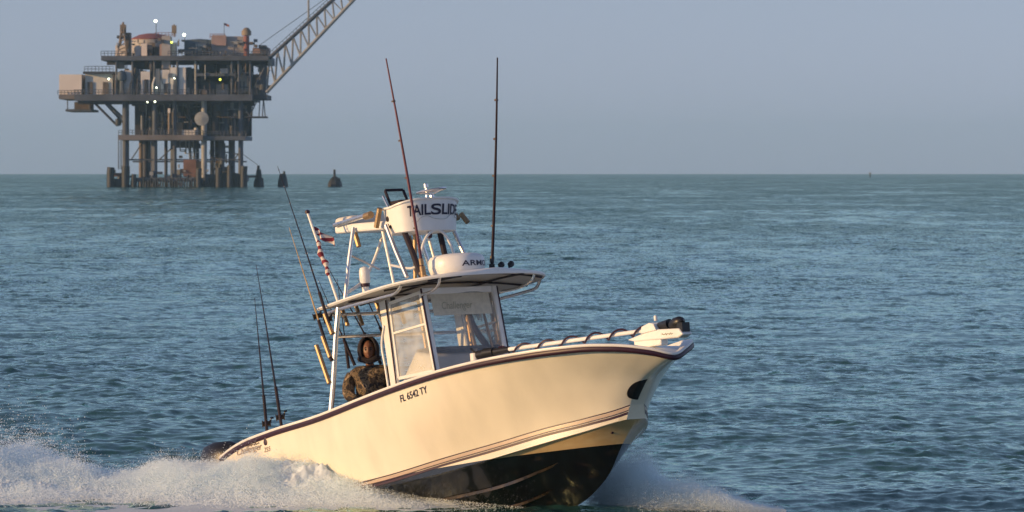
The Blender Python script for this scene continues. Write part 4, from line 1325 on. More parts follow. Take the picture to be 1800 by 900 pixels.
def build_platform():
    # jacket legs
    for u, d, r, m in ((-111, -14, 6, 'steel'), (-98, 12, 4, 'ochre_dark'), (-88, 14, 6.5, 'steel'), (-83, -2, 5, 'steel_dark'), (-61, -13, 4.5, 'steel'), (-50, 4, 3, 'steel_dark'), (-40, 10, 5, 'steel'), (-26, -14, 3.5, 'steel'), (-9, 8, 2, 'steel'), (-2, 9, 2, 'steel'),
                       (6, 3, 3, 'steel_dark'), (25, -14, 5, 'steel_grey'), (30, 8, 4, 'steel_dark'), (46, 4, 4.5, 'steel'), (62, 12, 5, 'ochre_dark'), (70, -4, 5, 'steel'), (88, -13, 4, 'steel'), (-74, 9, 5, 'steel_dark'), (14, 12, 5, 'steel_dark'), (38, 12, 5.5, 'steel_dark'), (54, -8, 4, 'steel'), (80, 10, 4, 'steel_dark')):
        pt_('jacket_leg', [(u, d, -30), (u, d, 160)], r, m, seg=12)
    # bracing at two levels and some diagonals
    for d, h in ((-13.4, 47), (10, 44)):
        pt_('brace', [(-112, d, h), (90, d, h)], 1.3, 'steel')
    for u0, u1, h0, h1, d in ((-61, -26, 47, 80, 2), (62, 88, 30, 62, -12), (46, 70, 60, 60, -3), (-111, -88, 47, 82, 3), (70, 88, 57, 57, -12), (30, 46, 36, 72, 4)):
        pt_('brace', [(u0, d, h0), (u1, d, h1)], 1.1, 'steel')
    # fender ring and boat landing at the water
    pb('boat_landing', -100, 92, 9, 16, -16, 15, 'steel')
    for i in range(46):
        u = -100 + i * 4.2
        pt_('fender_post', [(u, -16.6, -6), (u, -16.6, 10 + 3 * (i * 7 % 3))], 1.5, 'piling', seg=6)
    for u, h, r, d in ((-136, 34, 6.5, -17), (-122, 22, 5, -12), (-110, 36, 7, -17), (-96, 22, 4, -17), (17, 32, 5, -17.5), (52, 33, 6, -17), (60, 26, 5, -15), (71, 37, 5.5, -17), (80, 24, 5, -15), (95, 36, 6, -17), (36, 20, 6, -15)):
        pt_('fender_pile', [(u, d, -20), (u, d, h * 0.7), (u * 1.0 + 0.8, d, h)], r, 'piling', seg=10)
    pb('fender_wall', -140, -105, -4, 14, -16.5, -14, 'piling'); pb('fender_wall', 28, 100, -4, 22, -16.5, -13, 'piling')
    pb('fender_beam', -136, -108, 18, 24, -15.5, -14.5, 'rust')
    pb('rust_bin', -11, 11, 17, 47, -14, -8, 'rust'); pb('steel_locker', 11, 22, 20, 44, -13, -7, 'ochre')
    pb('pump_skid', -32, -18, 16, 30, -12, -6, 'steel_grey')
    pt_('mooring_line', [(85, -14, 62), (118, -14, 38)], 0.5, 'steel_dark')
    # lower deck with its plant
    lower = pb('lower_deck', -122, 24, 81, 90, -17, 15, 'ochre_deck')
    pb('lower_deck', 24, 98, 81, 88, -16, 15, 'steel')
    rail('railing', -122, 24, 90, -17); rail('railing', 24, 98, 88, -16)
    pb('back_wall', -106, -36, 90, 150, 6, 9, 'steel_dark'); pb('back_wall', -30, 30, 92, 150, 8, 11, 'steel_dark'); pb('back_wall', 36, 80, 90, 152, 2, 10, 'blue_tank')
    pb('back_wall', -104, 98, 89, 151, 12.5, 13.5, 'steel_dark')
    for u, w, h, d, m in ((-84, 7, 38, -8, 'steel_dark'), (-72, 8, 44, -4, 'steel_dark'), (-58, 7, 36, -9, 'steel'), (-52, 4, 40, -6, 'steel_grey'), (-45, 5, 34, -10, 'steel'), (-36, 6, 46, -2, 'steel_dark'), (-20, 14, 22, -9, 'ochre'), (-2, 22, 9, -12, 'cladding'), (9, 8, 13, -10, 'cladding'), (44, 12, 42, -8, 'steel_dark'), (58, 10, 50, -6, 'blue_tank'), (72, 8, 46, -10, 'steel_dark'), (84, 6, 30, -8, 'steel')):
        b = MB(); b.lathe((u * Q, d, 90 * Q), [(0, 0), (w / 2 * Q, 0), (w / 2 * Q, h * 0.9 * Q), (w / 3 * Q, h * Q), (0, h * Q)], 12) if w < 9 else b.box((u * Q, d, (90 + h / 2) * Q), (w * Q, 4, h * Q))
        b.build('process_vessel', M[m], plat, smooth=40)
    pt_('riser', [(-35, -15, 92), (-35, -15, 135)], 2.2, 'ochre'); pb('lamp_bracket', -37, -33, 128, 136, -16, -15, 'cladding_warm')
    b = MB(); b.lathe((22 * Q, -16.6, 118 * Q), [(0, -0.4), (12.3 * Q, -0.25), (12.3 * Q, 0.25), (0, 0.5)], 28, Matrix.Rotation(R(90), 3, 'X'))
    b.build('life_raft_disc', M['steel_grey'], plat)
    for k in range(10):
        pt_('pipe', [(-80 + k * 11 + prng.uniform(-3, 3), -10 + prng.uniform(-4, 8), 92), (-80 + k * 11 + prng.uniform(-3, 3), -10 + prng.uniform(-4, 8), 150)], prng.uniform(0.7, 1.4), prng.choice(['steel', 'steel_dark', 'steel_grey']), seg=6)
    # pipework under the lower deck
    for u, h0 in ((-10, 58), (-4, 52), (3, 60), (-20, 62)):
        pt_('pipe', [(u, -6, 81), (u, -6, h0), (u + 9, -6, h0)], 1.2, 'steel_grey', seg=6)
    pb('sump_tank', -27, 8, 68, 80, -6, 4, 'steel_dark')
    # ladder on the left leg
    lad = MB()
    for s in (-123, -118):
        lad.tube([(s * Q, -15.5, 30 * Q), (s * Q, -15.5, 90 * Q)], 0.10, 5)
    for k in range(22):
        lad.tube([(-123 * Q, -15.5, (32 + k * 2.6) * Q), (-118 * Q, -15.5, (32 + k * 2.6) * Q)], 0.08, 4)
    lad.build('ladder', M['steel'], plat)
    # main deck
    main = pb('main_deck', -198, 110, 149, 160, -18, 17, 'steel')
    pb('main_deck_beam', -194, 60, 143, 149, -14, -13, 'steel_dark'); pb('main_deck_beam', -110, 106, 142, 149, 4, 6, 'steel_dark')
    pb('side_deck', 100, 134, 152, 160, -14, 10, 'steel_dark')
    rail('railing', -198, 110, 160, -18)
    rail('railing', 104, 136, 160, -14)
    # outrigged quarters on the left, with the small deck and struts under it
    pb('quarters_deck', -226, -180, 152, 160, -16, 14, 'ochre_deck')
    q = pb('quarters_module', -226, -187, 160, 195, -15, 12, 'cladding_warm')
    rail('railing', -228, -186, 160, -16, hh=7)
    pb('lower_platform', -217, -172, 131, 135, -12, 10, 'steel'); pb('lower_locker', -204, -176, 135, 148, -8, 2, 'ochre_dark')
    for u in (-214, -176):
        pt_('hanger', [(u, -11, 133), (u, -11, 152)], 1.0, 'steel')
    pt_('strut', [(-170, -13, 150), (-126, -13, 106)], 2.2, 'steel_dark'); pt_('strut', [(-150, -10, 150), (-114, -12, 116)], 3, 'steel'); pt_('strut', [(-160, 4, 150), (-118, 4, 104)], 1.8, 'steel')
    b = MB(); b.lathe((-124 * Q, -14, 112 * Q), [(0, -7 * Q), (5 * Q, -5 * Q), (5.5 * Q, 0), (5 * Q, 5 * Q), (0, 8 * Q)], 10); b.build('buoy', M['piling'], plat)
    # accommodation and plant on the main deck
    acc = pb('accommodation', -181, -134, 160, 196, -14, 10, 'cladding')
    for u in (-174, -147):
        pb('doorway', u - 3.5, u + 6, 161, 182, -14.3, -13.9, 'ochre_dark', acc)
    pb('awning', -184, -130, 196, 200, -16, 11, 'steel_dark', acc)
    rail('railing', -182, -132, 200, -15, hh=9)
    for i, (u0, u1, h1, d, m) in enumerate(((-132, -118, 186, -12, 'steel_dark'), (-114, -100, 202, -15.5, 'cladding'), (-98, -86, 204, -14, 'cladding'), (-84, -68, 200, -15.8, 'cladding'), (-66, -52, 205, -14.5, 'cladding'), (-50, -34, 203, -15.6, 'cladding'), (-33, -6, 207, -15.8, 'cladding'))):
        pb('module', u0, u1, 160, h1, d, d + 14, m)
    for k in range(6):
        pb('louvre_panel', -112 + k * 17, -105 + k * 17, 162, 172 + (k % 3) * 7, -16.1, -15.2, prng.choice(['steel_grey', 'steel', 'steel_dark']))
    for k in range(9):
        pt_('pipe', [(-128 + k * 13, -16.4, 161), (-128 + k * 13, -16.4, 178 + prng.uniform(0, 20)), (-124 + k * 13, -16.4, 178 + prng.uniform(0, 14))], prng.uniform(0.8, 1.6), prng.choice(['steel', 'steel_dark', 'cladding', 'ochre']), seg=6)
    b = MB(); b.lathe((-117 * Q, -16, 192 * Q), [(0, -10 * Q), (7 * Q, -7 * Q), (9 * Q, 0), (7 * Q, 7 * Q), (0, 10 * Q)], 14); b.tube([(-117 * Q, -16, 160 * Q), (-117 * Q, -16, 184 * Q)], 0.5)
    b.build('round_vessel', M['blue_tank'], plat)
    for u, h in ((-92, 30), (-65, 42)):
        b = MB(); b.lathe((u * Q, -15, 160 * Q), [(0, 0), (3 * Q, 0), (3 * Q, h * Q), (5 * Q, (h + 4) * Q), (4 * Q, (h + 16) * Q), (0, (h + 18) * Q)], 10); b.build('vent_stack', M['steel_dark'], plat)
    pb('stair_tower', -5, 8, 160, 206, -12, 8, 'blue_tank'); pt_('column', [(11, -15, 160), (11, -15, 220)], 2.2, 'steel_grey')
    # open bay on the right
    for u in (12, 74, 86, 106):
        pt_('column', [(u, -15, 160), (u, -15, 222)], 2.4, 'steel')
    pb('bay_beam', 12, 78, 192, 197, -15.6, -14.4, 'steel'); pb('bay_back', 8, 104, 160, 222, 4, 6, 'steel_dark')
    pb('bay_unit', 16, 42, 160, 184, -8, 2, 'blue_tank'); pb('bay_unit', 46, 66, 160, 178, -12, -2, 'pale_tank'); pb('bay_unit', 52, 66, 197, 206, -12, -4, 'cladding'); pb('bay_unit', 84, 104, 163, 200, -10, 0, 'steel_grey'); pb('bay_unit', 108, 124, 160, 196, -8, 4, 'steel')
    pb('bay_unit', 20, 40, 200, 216, -6, 2, 'steel_dark')
    for a_, b_ in (((74, 160), (86, 192)), ((86, 192), (106, 222)), ((106, 160), (130, 206))):
        pt_('brace', [(a_[0], -14.8, a_[1]), (b_[0], -14.8, b_[1])], 1.2, 'steel')
    # upper deck
    pb('upper_deck', -152, 138, 219, 227, -17, 16, 'steel')
    pb('upper_deck_beam', -146, 104, 212, 219, -10, -9, 'steel_dark')
    for u in (-126, -98, -60, -20):
        pt_('column', [(u, -16, 160), (u, -16, 220)], 2, 'steel')
    pb('dark_tank', -128, -113, 206, 218, -14, -4, 'window_dark'); pb('dark_panel', -100, -40, 204, 214, -10.5, -9.5, 'piling')
    pb('upper_side_deck', 100, 140, 213, 222, -12, 10, 'steel_dark')
    rail('railing', -152, -110, 227, -17); rail('railing', -36, 138, 227, -17)
    # tanks and cabins on top
    b = MB(); b.lathe((-73 * Q, 0, 227 * Q), [(0, 0), (35 * Q, 0), (35 * Q, 32 * Q), (22 * Q, 38 * Q), (0, 40 * Q)], 36); tk = b.build('round_tank', M['pale_tank'], plat, smooth=35)
    b = MB(); b.lathe((-73 * Q, 0, 227 * Q), [(35.4 * Q, 31 * Q), (36 * Q, 33 * Q), (22 * Q, 39.5 * Q), (8 * Q, 42 * Q), (8 * Q, 40 * Q), (22 * Q, 38 * Q)], 36); b.build('red_roof_rim', M['red'], tk, smooth=35)
    rail('railing', -66, -30, 262, -2, m='red', hh=8)
    for u, h, d, m in ((-92, 18, -10, 'cladding_warm'), (-80, 22, -12, 'cladding_warm'), (-70, 20, -11, 'steel_dark'), (-58, 17, -10, 'steel_dark'), (-48, 21, -12, 'red_pale'), (-38, 34, -13, 'pale_tank'), (-30, 24, -11, 'cladding_warm')):
        pb('deck_unit', u - 5, u + 5, 227, 227 + h, d, d + 4, m)
    pb('vent_duct', -48, -33, 205, 262, -15, -12, 'pale_tank')
    b = MB(); b.lathe((10 * Q, 2, 227 * Q), [(0, 0), (23 * Q, 0), (23 * Q, 31 * Q), (0, 33 * Q)], 30); b.build('blue_tank', M['blue_tank'], plat, smooth=35)
    pb('blue_cabin', -12, 34, 227, 256, -8, 6, 'blue_tank'); pb('deck_unit', 12, 26, 236, 250, -10, -8, 'steel_grey')
    pb('grey_cabin', 36, 94, 227, 262, -10, 10, 'pale_tank'); pb('red_pipe_rack', 38, 62, 246, 264, -11, -10.4, 'red_pale')
    rail('railing', 34, 60, 258, -10, m='red')
    b = MB(); b.tube([(98 * Q, -12, 227 * Q), (98 * Q, -12, 262 * Q)], 5 * Q, 10); b.lathe((98 * Q, -12, 262 * Q), [(0, 0), (8 * Q, 1 * Q), (8 * Q, 8 * Q), (4 * Q, 13 * Q), (0, 14 * Q)], 12)
    b.build('exhaust_stack', M['red'], plat)
    b = MB(); b.lathe((98 * Q, -12, 262.5 * Q), [(0, 0), (8.5 * Q, 1 * Q), (8.5 * Q, 8 * Q), (4 * Q, 13.5 * Q), (0, 14.5 * Q)], 12); b.build('stack_cap', M['ochre'], plat)
    pb('deck_unit', 108, 136, 227, 242, -10, 0, 'red_pale'); pb('deck_unit', 118, 130, 238, 247, -8, 0, 'ochre')
    # vent tower on the left of the top deck
    vt = MB()
    for s in (-1, 1):
        for d in (-13, -9):
            vt.tube([((-118 + s * 8) * Q, d, 227 * Q), ((-117 + s * 3.5) * Q, d, 262 * Q), (-117 * Q, -11, 286 * Q)], 0.22, 6)
    for k in range(6):
        h = 230 + k * 7; w = 8 - k * 0.9
        vt.tube([((-118 - w) * Q, -13, h * Q), ((-118 + w) * Q, -13, (h + 6) * Q)], 0.16, 5)
    vt.build('vent_tower', M['ochre'], plat)
    pb('vent_skid', -130, -112, 227, 246, -12, -6, 'cladding_warm'); pb('vent_skid', -112, -104, 227, 268, -12, -8, 'ochre_dark'); pb('vent_skid', -127, -108, 258, 263, -13, -9, 'steel_dark'); pb('vent_head', -122, -112, 266, 282, -12, -10, 'ochre')
    pt_('mast', [(-31, -5, 262), (-31, -5, 284)], 1.2, 'ochre'); pb('mast_box', -35, -27, 268, 282, -5.5, -4.5, 'ochre')
    pt_('mast', [(-62, -6, 262), (-62, -6, 292)], 0.6, 'steel'); pt_('mast', [(-10, -10, 256), (-10, -10, 268)], 0.6, 'steel')
    # flag
    pt_('flag_staff', [(56, -4, 262), (56, -4, 287)], 0.5, 'steel')
    fl = MB(); fl.grid([[Vector(((56 + 9 * w) * Q, -4 + 0.5 * math.sin(w * 5), (287 - 4 * v - 4 * w) * Q)) for w in np.linspace(0, 1, 6)] for v in (0, 1)]); o = fl.build('flag', M['red'], plat); o.modifiers.new('cloth', 'SOLIDIFY').thickness = 0.05
    # hanging basket and walkways below the right side
    for u in (108, 120, 126, 131):
        pt_('hanger', [(u, -13, 122), (u + (2 if u < 130 else -3), -13, 154)], 0.9, 'steel_dark')
    pt_('basket_beam', [(68, -13, 121), (134, -13, 121)], 1.6, 'steel_dark'); pt_('basket_beam', [(68, -8, 121), (134, -8, 121)], 1.6, 'steel_dark')
    pt_('brace', [(104, -13, 122), (118, -13, 152)], 0.9, 'steel'); pt_('brace', [(88, -13, 150), (104, -13, 122)], 0.9, 'steel')
    pt_('hanger', [(104, -13, 121), (97, -13, 84)], 1.2, 'steel_dark'); pt_('hanger', [(96, -13, 121), (92, -13, 84)], 0.9, 'steel_dark')
    # small plant too fine to tell apart: pipe runs, valves, cabinets and cable trays
    for nm, (u0, u1), (h0, h1), (d0, d1), n in (('lower_plant', (-88, 92), (90, 149), (-14, 12), 200), ('main_plant', (-130, 104), (160, 214), (-16.6, 8), 170), ('right_plant', (88, 134), (150, 226), (-11, 8), 60),
                                               ('top_plant', (-128, 136), (227, 256), (-15, -4), 150), ('leg_plant', (-30, 70), (16, 76), (-10, 10), 45), ('landing_plant', (-136, 98), (0, 30), (-16.5, -12), 70)):
        for mi, mk in enumerate(('steel_dark', 'steel', 'steel_grey', 'ochre_dark')):
            b = MB()
            for k in range(n // 4):
                u, h, d = prng.uniform(u0, u1), prng.uniform(h0, h1), prng.uniform(d0, d1)
                kind = prng.random()
                low = nm in ('top_plant', 'landing_plant')
                if low:
                    h = h0 + (h1 - h0) * prng.random() ** 2
                if kind < 0.4:
                    hh = prng.uniform(6, 26) * (0.5 if low else 1)
                    b.tube([(u * Q, d, max(h0, h - hh / 2) * Q), (u * Q, d, min(h1, h + hh / 2) * Q)], prng.uniform(0.5, 1.6) * Q, 6)
                elif kind < 0.65:
                    w = prng.uniform(6, 22)
                    b.tube([(max(u0, u - w / 2) * Q, d, h * Q), (min(u1, u + w / 2) * Q, d, h * Q)], prng.uniform(0.4, 1.1) * Q, 6)
                else:
                    w, hh = prng.uniform(3, 9), prng.uniform(3, 12) * (0.6 if low else 1)
                    b.box((u * Q, d, h * Q), (w * Q, prng.uniform(0.8, 2.5), hh * Q))
            o = b.build(nm, M[mk], plat, smooth=0)
            o['kind'] = 'stuff'
    # lamps that are lit
    for u, d, h, s, m in ((-62, -8, 289, 6.0, 'lamp_white'), (-10, -13, 264, 6.0, 'lamp_white'), (-31, -14, 251, 4.0, 'lamp_yellow'), (-139, -16, 187, 3.6, 'lamp_white'), (54, -16.5, 186, 4.0, 'lamp_yellow'), (-72, -16.5, 147, 2.6, 'lamp_white'), (-59, -16.5, 147.5, 3.4, 'lamp_white'), (-25, -17, 188, 2.6, 'lamp_white'), (-56, -17, 172, 2.8, 'lamp_white')):
        b = MB(); b.lathe((u * Q, d, h * Q), [(0, -0.3), (s * 0.42 * Q, -0.25), (s * 0.48 * Q, 0), (s * 0.42 * Q, 0.25), (0, 0.3)], 5, Matrix.Rotation(R(90), 3, 'X'))
        b.build('lamp', M[m], plat)
M['ochre_deck'] = mat('ochre_deck_edge', (0.16, 0.145, 0.142), 0.7, var=0.15, scale=0.2)
M['ochre_dark'] = mat('dark_ochre_plant', (0.13, 0.10, 0.075), 0.7, var=0.2, scale=0.3)
M['red_pale'] = mat('pale_red_lead', (0.34, 0.24, 0.22), 0.7, var=0.15, scale=0.3)
build_platform()

# crane on the right corner, boom raised over the top of the picture
crane = empty('pedestal_crane', 'lattice boom crane raised steeply from the right corner of the platform', 'crane', mw=Matrix.Translation((-74.8 + 132 * Q, 1242.0 - 13, 160 * Q)))
def build_crane():
    off = Vector((132 * Q, -13, 160 * Q))
    loc = lambda u, d, h: Vector((u * Q, -13 + d, h * Q)) - off
    b = MB(); b.tube([loc(126, 2, 160), loc(126, 2, 216)], 0.9, 12); b.build('pedestal', M['steel'], crane)
    b = MB(); b.box(loc(120, 2, 224), (26 * Q, 4, 14 * Q)); b.box(loc(128, 1, 236), (12 * Q, 3, 12 * Q)); b.build('machine_house', M['steel_dark'], crane)
    heel = [loc(133, -1, 164), loc(133, 3, 164)]
    root = [loc(137, -1, 222), loc(137, 3, 222)]
    n = 12
    lo0, lo1 = (133, 164), (310, 352)
    up0, up1 = (138, 224), (302, 374)
    L = lambda t: (lo0[0] + (lo1[0] - lo0[0]) * t, lo0[1] + (lo1[1] - lo0[1]) * t)
    Up = lambda t: (up0[0] + (up1[0] - up0[0]) * t, up0[1] + (up1[1] - up0[1]) * t)
    for d in (-1, 3):
        b = MB(); b.tube([loc(L(0)[0], d, L(0)[1]), loc(L(1)[0], d, L(1)[1])], 0.33, 8); b.build('boom_chord', M['steel_grey'], crane)
        b = MB(); b.tube([loc(Up(0)[0], d, Up(0)[1]), loc(Up(1)[0], d, Up(1)[1])], 0.36, 8); b.build('boom_chord', M['steel'], crane)
        b = MB(); b.tube([loc(112, d, 222), loc(*(Up(0)[0], d, Up(0)[1]))], 0.4, 8); b.build('boom_chord', M['steel_dark'], crane)
        for k in range(n):
            t0, t1 = k / n, (k + 1) / n
            tm = (t0 + t1) / 2 + 0.02
            for p, q in ((L(t0), Up(t0)), (Up(t0), L(t1))):
                b = MB(); b.tube([loc(p[0], d, p[1]), loc(q[0], d, q[1])], 0.15, 6); b.build('boom_lacing', M['steel_grey'], crane)
    for k in range(n + 1):
        for W in (L, Up):
            p = W(k / n)
            b = MB(); b.tube([loc(p[0], -1, p[1]), loc(p[0], 3, p[1])], 0.14, 6); b.build('boom_spacer', M['steel_grey'], crane)
    b = MB(); b.tube([loc(206, -1, 285), loc(206, -1, 325)], 0.16, 6); b.tube([loc(206, 3, 285), loc(206, 3, 325)], 0.16, 6); b.tube([loc(206, -1, 325), loc(206, 3, 325)], 0.14, 6); b.build('sheave_frame', M['steel_grey'], crane)
    b = MB()
    for k in range(26):
        t = 0.02 + k * 0.036
        p = Up(t)
        b.tube([loc(p[0], -1, p[1]), loc(p[0] - 3.5, -1, p[1] + 5)], 0.09, 4)
    b.tube([loc(Up(0.02)[0] - 3.5, -1, Up(0.02)[1] + 5), loc(Up(0.92)[0] - 3.5, -1, Up(0.92)[1] + 5)], 0.09, 4)
    b.build('boom_handrail', M['steel'], crane)
    b = MB(); b.tube([loc(109, 1, 238), loc(Up(1)[0], 1, Up(1)[1])], 0.07, 5); b.build('pendant_rope', M['steel_dark'], crane)
build_crane()

# ------------------------------------------------------------------ piles standing beside the platform
def dolphin(u, profile, label, spike, y=1236.0, twin=None):
    t = empty('mooring_pile', label, 'mooring pile', 'dark piles standing beside the platform', Matrix.Translation((-74.8 + u * Q, y, 0)))
    b = MB(); b.lathe((0, 0, -1.5), [(profile[0] * Q, 0)] + [(r * Q, h * Q + 1.5) for r, h in profile[1]], 9)
    b.build('pile_cluster', M['piling'], t, smooth=30)
    b = MB(); b.tube([(spike[0] * Q, 0, 4 * Q), (spike[0] * Q, 0, spike[1] * Q)], [spike[2] * Q, spike[2] * 0.75 * Q], 8); b.build('tall_pile', M['piling'], t)
    if twin:
        b = MB(); b.tube([(twin[0] * Q, -0.3, 0), (twin[0] * Q, -0.3, twin[1] * Q)], [twin[2] * Q, twin[2] * 0.8 * Q], 8); b.build('side_pile', M['piling'], t)
    return t
dolphin(117, (9, [(9.5, 2), (8.5, 10), (6, 16), (4, 30), (0, 31)]), 'tall narrow dark pile cluster closest to the platform legs', (-0.5, 37, 3.2), twin=(5, 15, 4))
dolphin(159, (9, [(9.5, 2), (8, 12), (5.5, 22), (0, 23)]), 'two headed dark pile cluster behind the tip of the long rod', (2.5, 27, 2.6), twin=(-3.5, 21, 3))
dolphin(250, (12, [(13, 2), (12, 7), (8.5, 13), (5, 17), (0, 18)]), 'broad based dark pile cluster with one spike, farthest from the platform', (-0.5, 30, 2.6), twin=(5, 15, 6))
pt_('walkway', [(98, -15, 18), (114, -6, 18)], 2.0, 'piling')

# far beacon on the right of the horizon
bc = empty('channel_beacon', 'tiny dark channel beacon far out on the horizon at the right', 'beacon', mw=Matrix.Translation((203, 3000, 0)))
b = MB(); b.tube([(0, 0, -1), (0, 0, 2.2)], 0.35, 8); b.build('post', M['piling'], bc)
b = MB(); b.box((0, 0, 2.3), (1.2, 0.4, 1.2)); b.build('day_mark', M['steel_grey'], bc)

# ------------------------------------------------------------------ spray and foam thrown up by the hull
def vnoise(x, y, seed, cell):
    g = np.random.default_rng(seed).random((256, 256))
    u, v = x / cell, y / cell
    i, j = np.floor(u).astype(int), np.floor(v).astype(int)
    fu, fv = u - i, v - j
    fu = fu * fu * (3 - 2 * fu); fv = fv * fv * (3 - 2 * fv)
    G = lambda a, b: g[b % 256, a % 256]
    return (G(i, j) * (1 - fu) + G(i + 1, j) * fu) * (1 - fv) + (G(i, j + 1) * (1 - fu) + G(i + 1, j + 1) * fu) * fv

def fbm(x, y, seed, cell, oct_=4):
    s, a, t = 0, 1.0, 0
    for k in range(oct_):
        s = s + a * vnoise(x + 3.7 * k, y - 1.9 * k, seed + k, cell / 2 ** k); t += a; a *= 0.55
    return s / t

def foam_mat(name, col, trans):
    m = bpy.data.materials.new(name)
    m.use_nodes = True
    N, L = m.node_tree.nodes, m.node_tree.links
    N.clear()
    o = N.new('ShaderNodeOutputMaterial')
    a = N.new('ShaderNodeBsdfDiffuse'); a.inputs[0].default_value = (*col, 1)
    b = N.new('ShaderNodeBsdfTranslucent'); b.inputs[0].default_value = (*col, 1)
    mx = N.new('ShaderNodeMixShader'); mx.inputs[0].default_value = trans
    L.new(a.outputs[0], mx.inputs[1]); L.new(b.outputs[0], mx.inputs[2]); L.new(mx.outputs[0], o.inputs[0])
    return m
M['foam'] = foam_mat('sea_foam', (0.85, 0.95, 1.0), 0.2)
M['drops'] = foam_mat('spray_drops', (0.91, 0.98, 1.0), 0.45)

def point_nodes():
    ng = bpy.data.node_groups.new('droplets', 'GeometryNodeTree')
    ng.interface.new_socket('Geometry', in_out='INPUT', socket_type='NodeSocketGeometry')
    ng.interface.new_socket('Geometry', in_out='OUTPUT', socket_type='NodeSocketGeometry')
    gi, go = ng.nodes.new('NodeGroupInput'), ng.nodes.new('NodeGroupOutput')
    mp = ng.nodes.new('GeometryNodeMeshToPoints')
    at = ng.nodes.new('GeometryNodeInputNamedAttribute'); at.data_type = 'FLOAT'; at.inputs['Name'].default_value = 'size'
    sm = ng.nodes.new('GeometryNodeSetMaterial'); sm.inputs['Material'].default_value = M['drops']
    ng.links.new(gi.outputs[0], mp.inputs['Mesh'])
    ng.links.new(at.outputs['Attribute'], mp.inputs['Radius'])
    ng.links.new(mp.outputs[0], sm.inputs['Geometry'])
    ng.links.new(sm.outputs[0], go.inputs[0])
    return ng
PN = point_nodes()

def droplets(name, P, size, label, parent=None):
    me = bpy.data.meshes.new(name)
    me.vertices.add(len(P))
    me.vertices.foreach_set('co', P.reshape(-1).astype(np.float32))
    at = me.attributes.new('size', 'FLOAT', 'POINT')
    at.data.foreach_set('value', size.astype(np.float32))
    me.materials.append(M['drops'])
    o = bpy.data.objects.new(name, me)
    COL.objects.link(o)
    o.modifiers.new('drops', 'NODES').node_group = PN
    return tag(o, label, kind='stuff')

# height of the wash thrown out on the near side, along world x
wash_h = curve1([-9, -7.6, -5.9, -5.55, -5.2, -4.85, -4.5, -4.1, -3.75, -3.3, -2.8, -2.3, -1.9, -1.55, -1.2, -0.7, -0.2, 0.2],
                [0.45, 0.52, 0.56, 0.46, 0.35, 0.28, 0.24, 0.30, 0.37, 0.37, 0.38, 0.40, 0.33, 0.28, 0.20, 0.13, 0.07, 0.03])
RIDGE = curve1([-9, -5, -2, -1, 0.2], [61.2, 60.8, 60.3, 60.1, 59.75])
def wash_profile(x, y):
    r = RIDGE(x)
    d = y - r
    front = np.exp(-(np.maximum(-d, 0) / 0.95) ** 2)
    back = np.exp(-(np.maximum(d, 0) / 1.3) ** 2)
    return wash_h(x) * np.where(d < 0, front, back)

def build_wash():
    nx, ny = 620, 230
    x = np.linspace(-9, 0.2, nx); y = np.linspace(57.9, 64.5, ny)
    X, Y = np.meshgrid(x, y)
    base = wash_profile(X, Y)
    n1 = fbm(X, Y, 21, 0.7, 5); n2 = fbm(X * 1.0, Y * 0.7, 31, 0.22, 4)
    n3 = fbm(X, Y, 61, 0.07, 3)
    Z = base * (0.42 + 0.95 * n1) + (n2 - 0.5) * 0.22 * np.clip(base / 0.2, 0, 1) + (n3 - 0.5) * 0.07 * np.clip(base / 0.12, 0, 1) - 0.06
    return tag(grid_obj('wake_foam', np.stack([X + (n2 - .5) * 0.1, Y, Z], -1), M['foam']), 'white foam piled along the near side of the stern', kind='stuff')
build_wash()

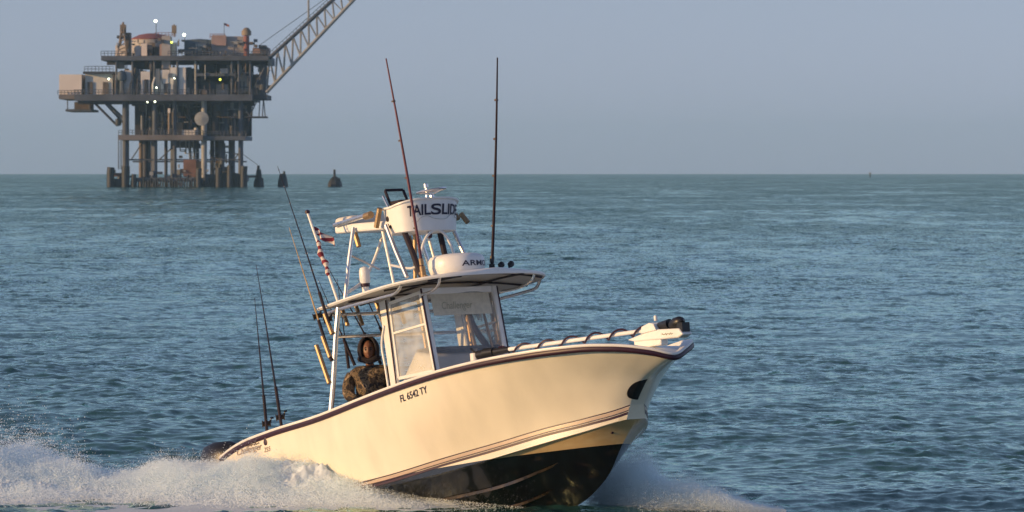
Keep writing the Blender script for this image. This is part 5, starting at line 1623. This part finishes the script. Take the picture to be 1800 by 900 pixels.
def scatter_wash(n):
    g = np.random.default_rng(5)
    x = g.uniform(-8.5, 0.15, n * 6)
    x = x[g.random(len(x)) < np.clip(wash_h(x) / 0.5, 0.10, 1)][:n]
    n = len(x)
    y = RIDGE(x) + np.where(g.random(n) < 0.6, -np.abs(g.normal(0, 0.68, n)), np.abs(g.normal(0, 0.7, n)))
    b = wash_profile(x, y)
    clump = fbm(x, y, 44, 0.5, 4)
    top = b * (0.45 + 1.0 * clump)
    z = top * (1.05 - g.random(n) ** 1.6 * 0.5) + g.exponential(0.035, n) * (0.3 + 2.2 * clump ** 2) * np.clip(b / 0.3, 0.15, 1.2) - 0.02
    s = 0.0014 + 0.0055 * g.random(n) ** 9
    s *= np.where(z > top + 0.04, 0.65, 1.0)
    # plumes of single drops over the far left and along the crest
    m = 15000
    px = np.where(g.random(m) < 0.6, g.normal(-5.65, 0.42, m), g.uniform(-7, -1.5, m))
    py = RIDGE(px) + g.normal(0, 0.5, m)
    pz = wash_profile(px, py) * 0.8 + g.exponential(0.10, m) * np.where(np.abs(px + 5.6) < 0.7, 1.3, 0.45)
    ps = 0.0016 + 0.0045 * g.random(m) ** 3
    P = np.concatenate([np.stack([x, y, z], -1), np.stack([px, py, pz], -1)])
    return droplets('wake_spray', P, np.concatenate([s, ps]), 'fine white spray over the wake')
scatter_wash(1000000)

def scatter_bow(n):
    """The sheet of drops thrown out past the shaded side of the bow."""
    g = np.random.default_rng(9)
    h = curve1([0.6, 1.2, 1.7, 2.1, 2.5, 2.9, 3.4], [0.30, 0.38, 0.34, 0.26, 0.15, 0.05, 0.01])
    x = g.uniform(0.8, 3.0, n * 4)
    x = x[g.random(len(x)) < np.clip(h(x) / 0.46, 0.05, 1) * np.clip((x - 0.8) / 0.5, 0, 1)][:n]
    n = len(x)
    y = 58.95 - 0.70 * (1 - np.exp(-(x - 0.85) / 0.7)) + g.normal(0, 0.24, n)
    c = fbm(x + 0.3 * y, y, 71, 0.5, 4)
    hh = h(x) * (0.35 + 1.25 * c)
    z = hh * (1 - g.random(n) ** 0.8) + g.exponential(0.05, n) * (0.2 + 2.4 * c ** 2) * np.clip(hh / 0.3, 0.1, 1.2) - 0.05
    s = 0.0014 + 0.0035 * g.random(n) ** 8
    return droplets('bow_spray', np.stack([x, y, z], -1), s, 'blue white spray sheet beyond the bow')
scatter_bow(380000)

def scatter_chine(n):
    """Thin spray peeling off along the black bottom on the near side."""
    g = np.random.default_rng(15)
    u = g.random(n) ** 0.5
    lx = 3.9 - 2.4 * u + g.normal(0, 0.1, n)
    ly = -(0.95 + 0.25 * u + g.exponential(0.25, n))
    base = np.array([tuple(BOAT @ Vector((a, b, 0.55))) for a, b in zip(lx, ly)])
    top = 0.02 + 0.24 * u ** 1.5
    z = g.random(n) ** 1.7 * top * (0.6 + 0.8 * fbm(base[:, 0], base[:, 1], 91, 0.3, 3)) - 0.04
    base[:, 2] = z
    s = 0.0014 + 0.0045 * g.random(n) ** 5
    return droplets('chine_spray', base, s, 'spray peeling off below the hull')
scatter_chine(100000)
build_haze()
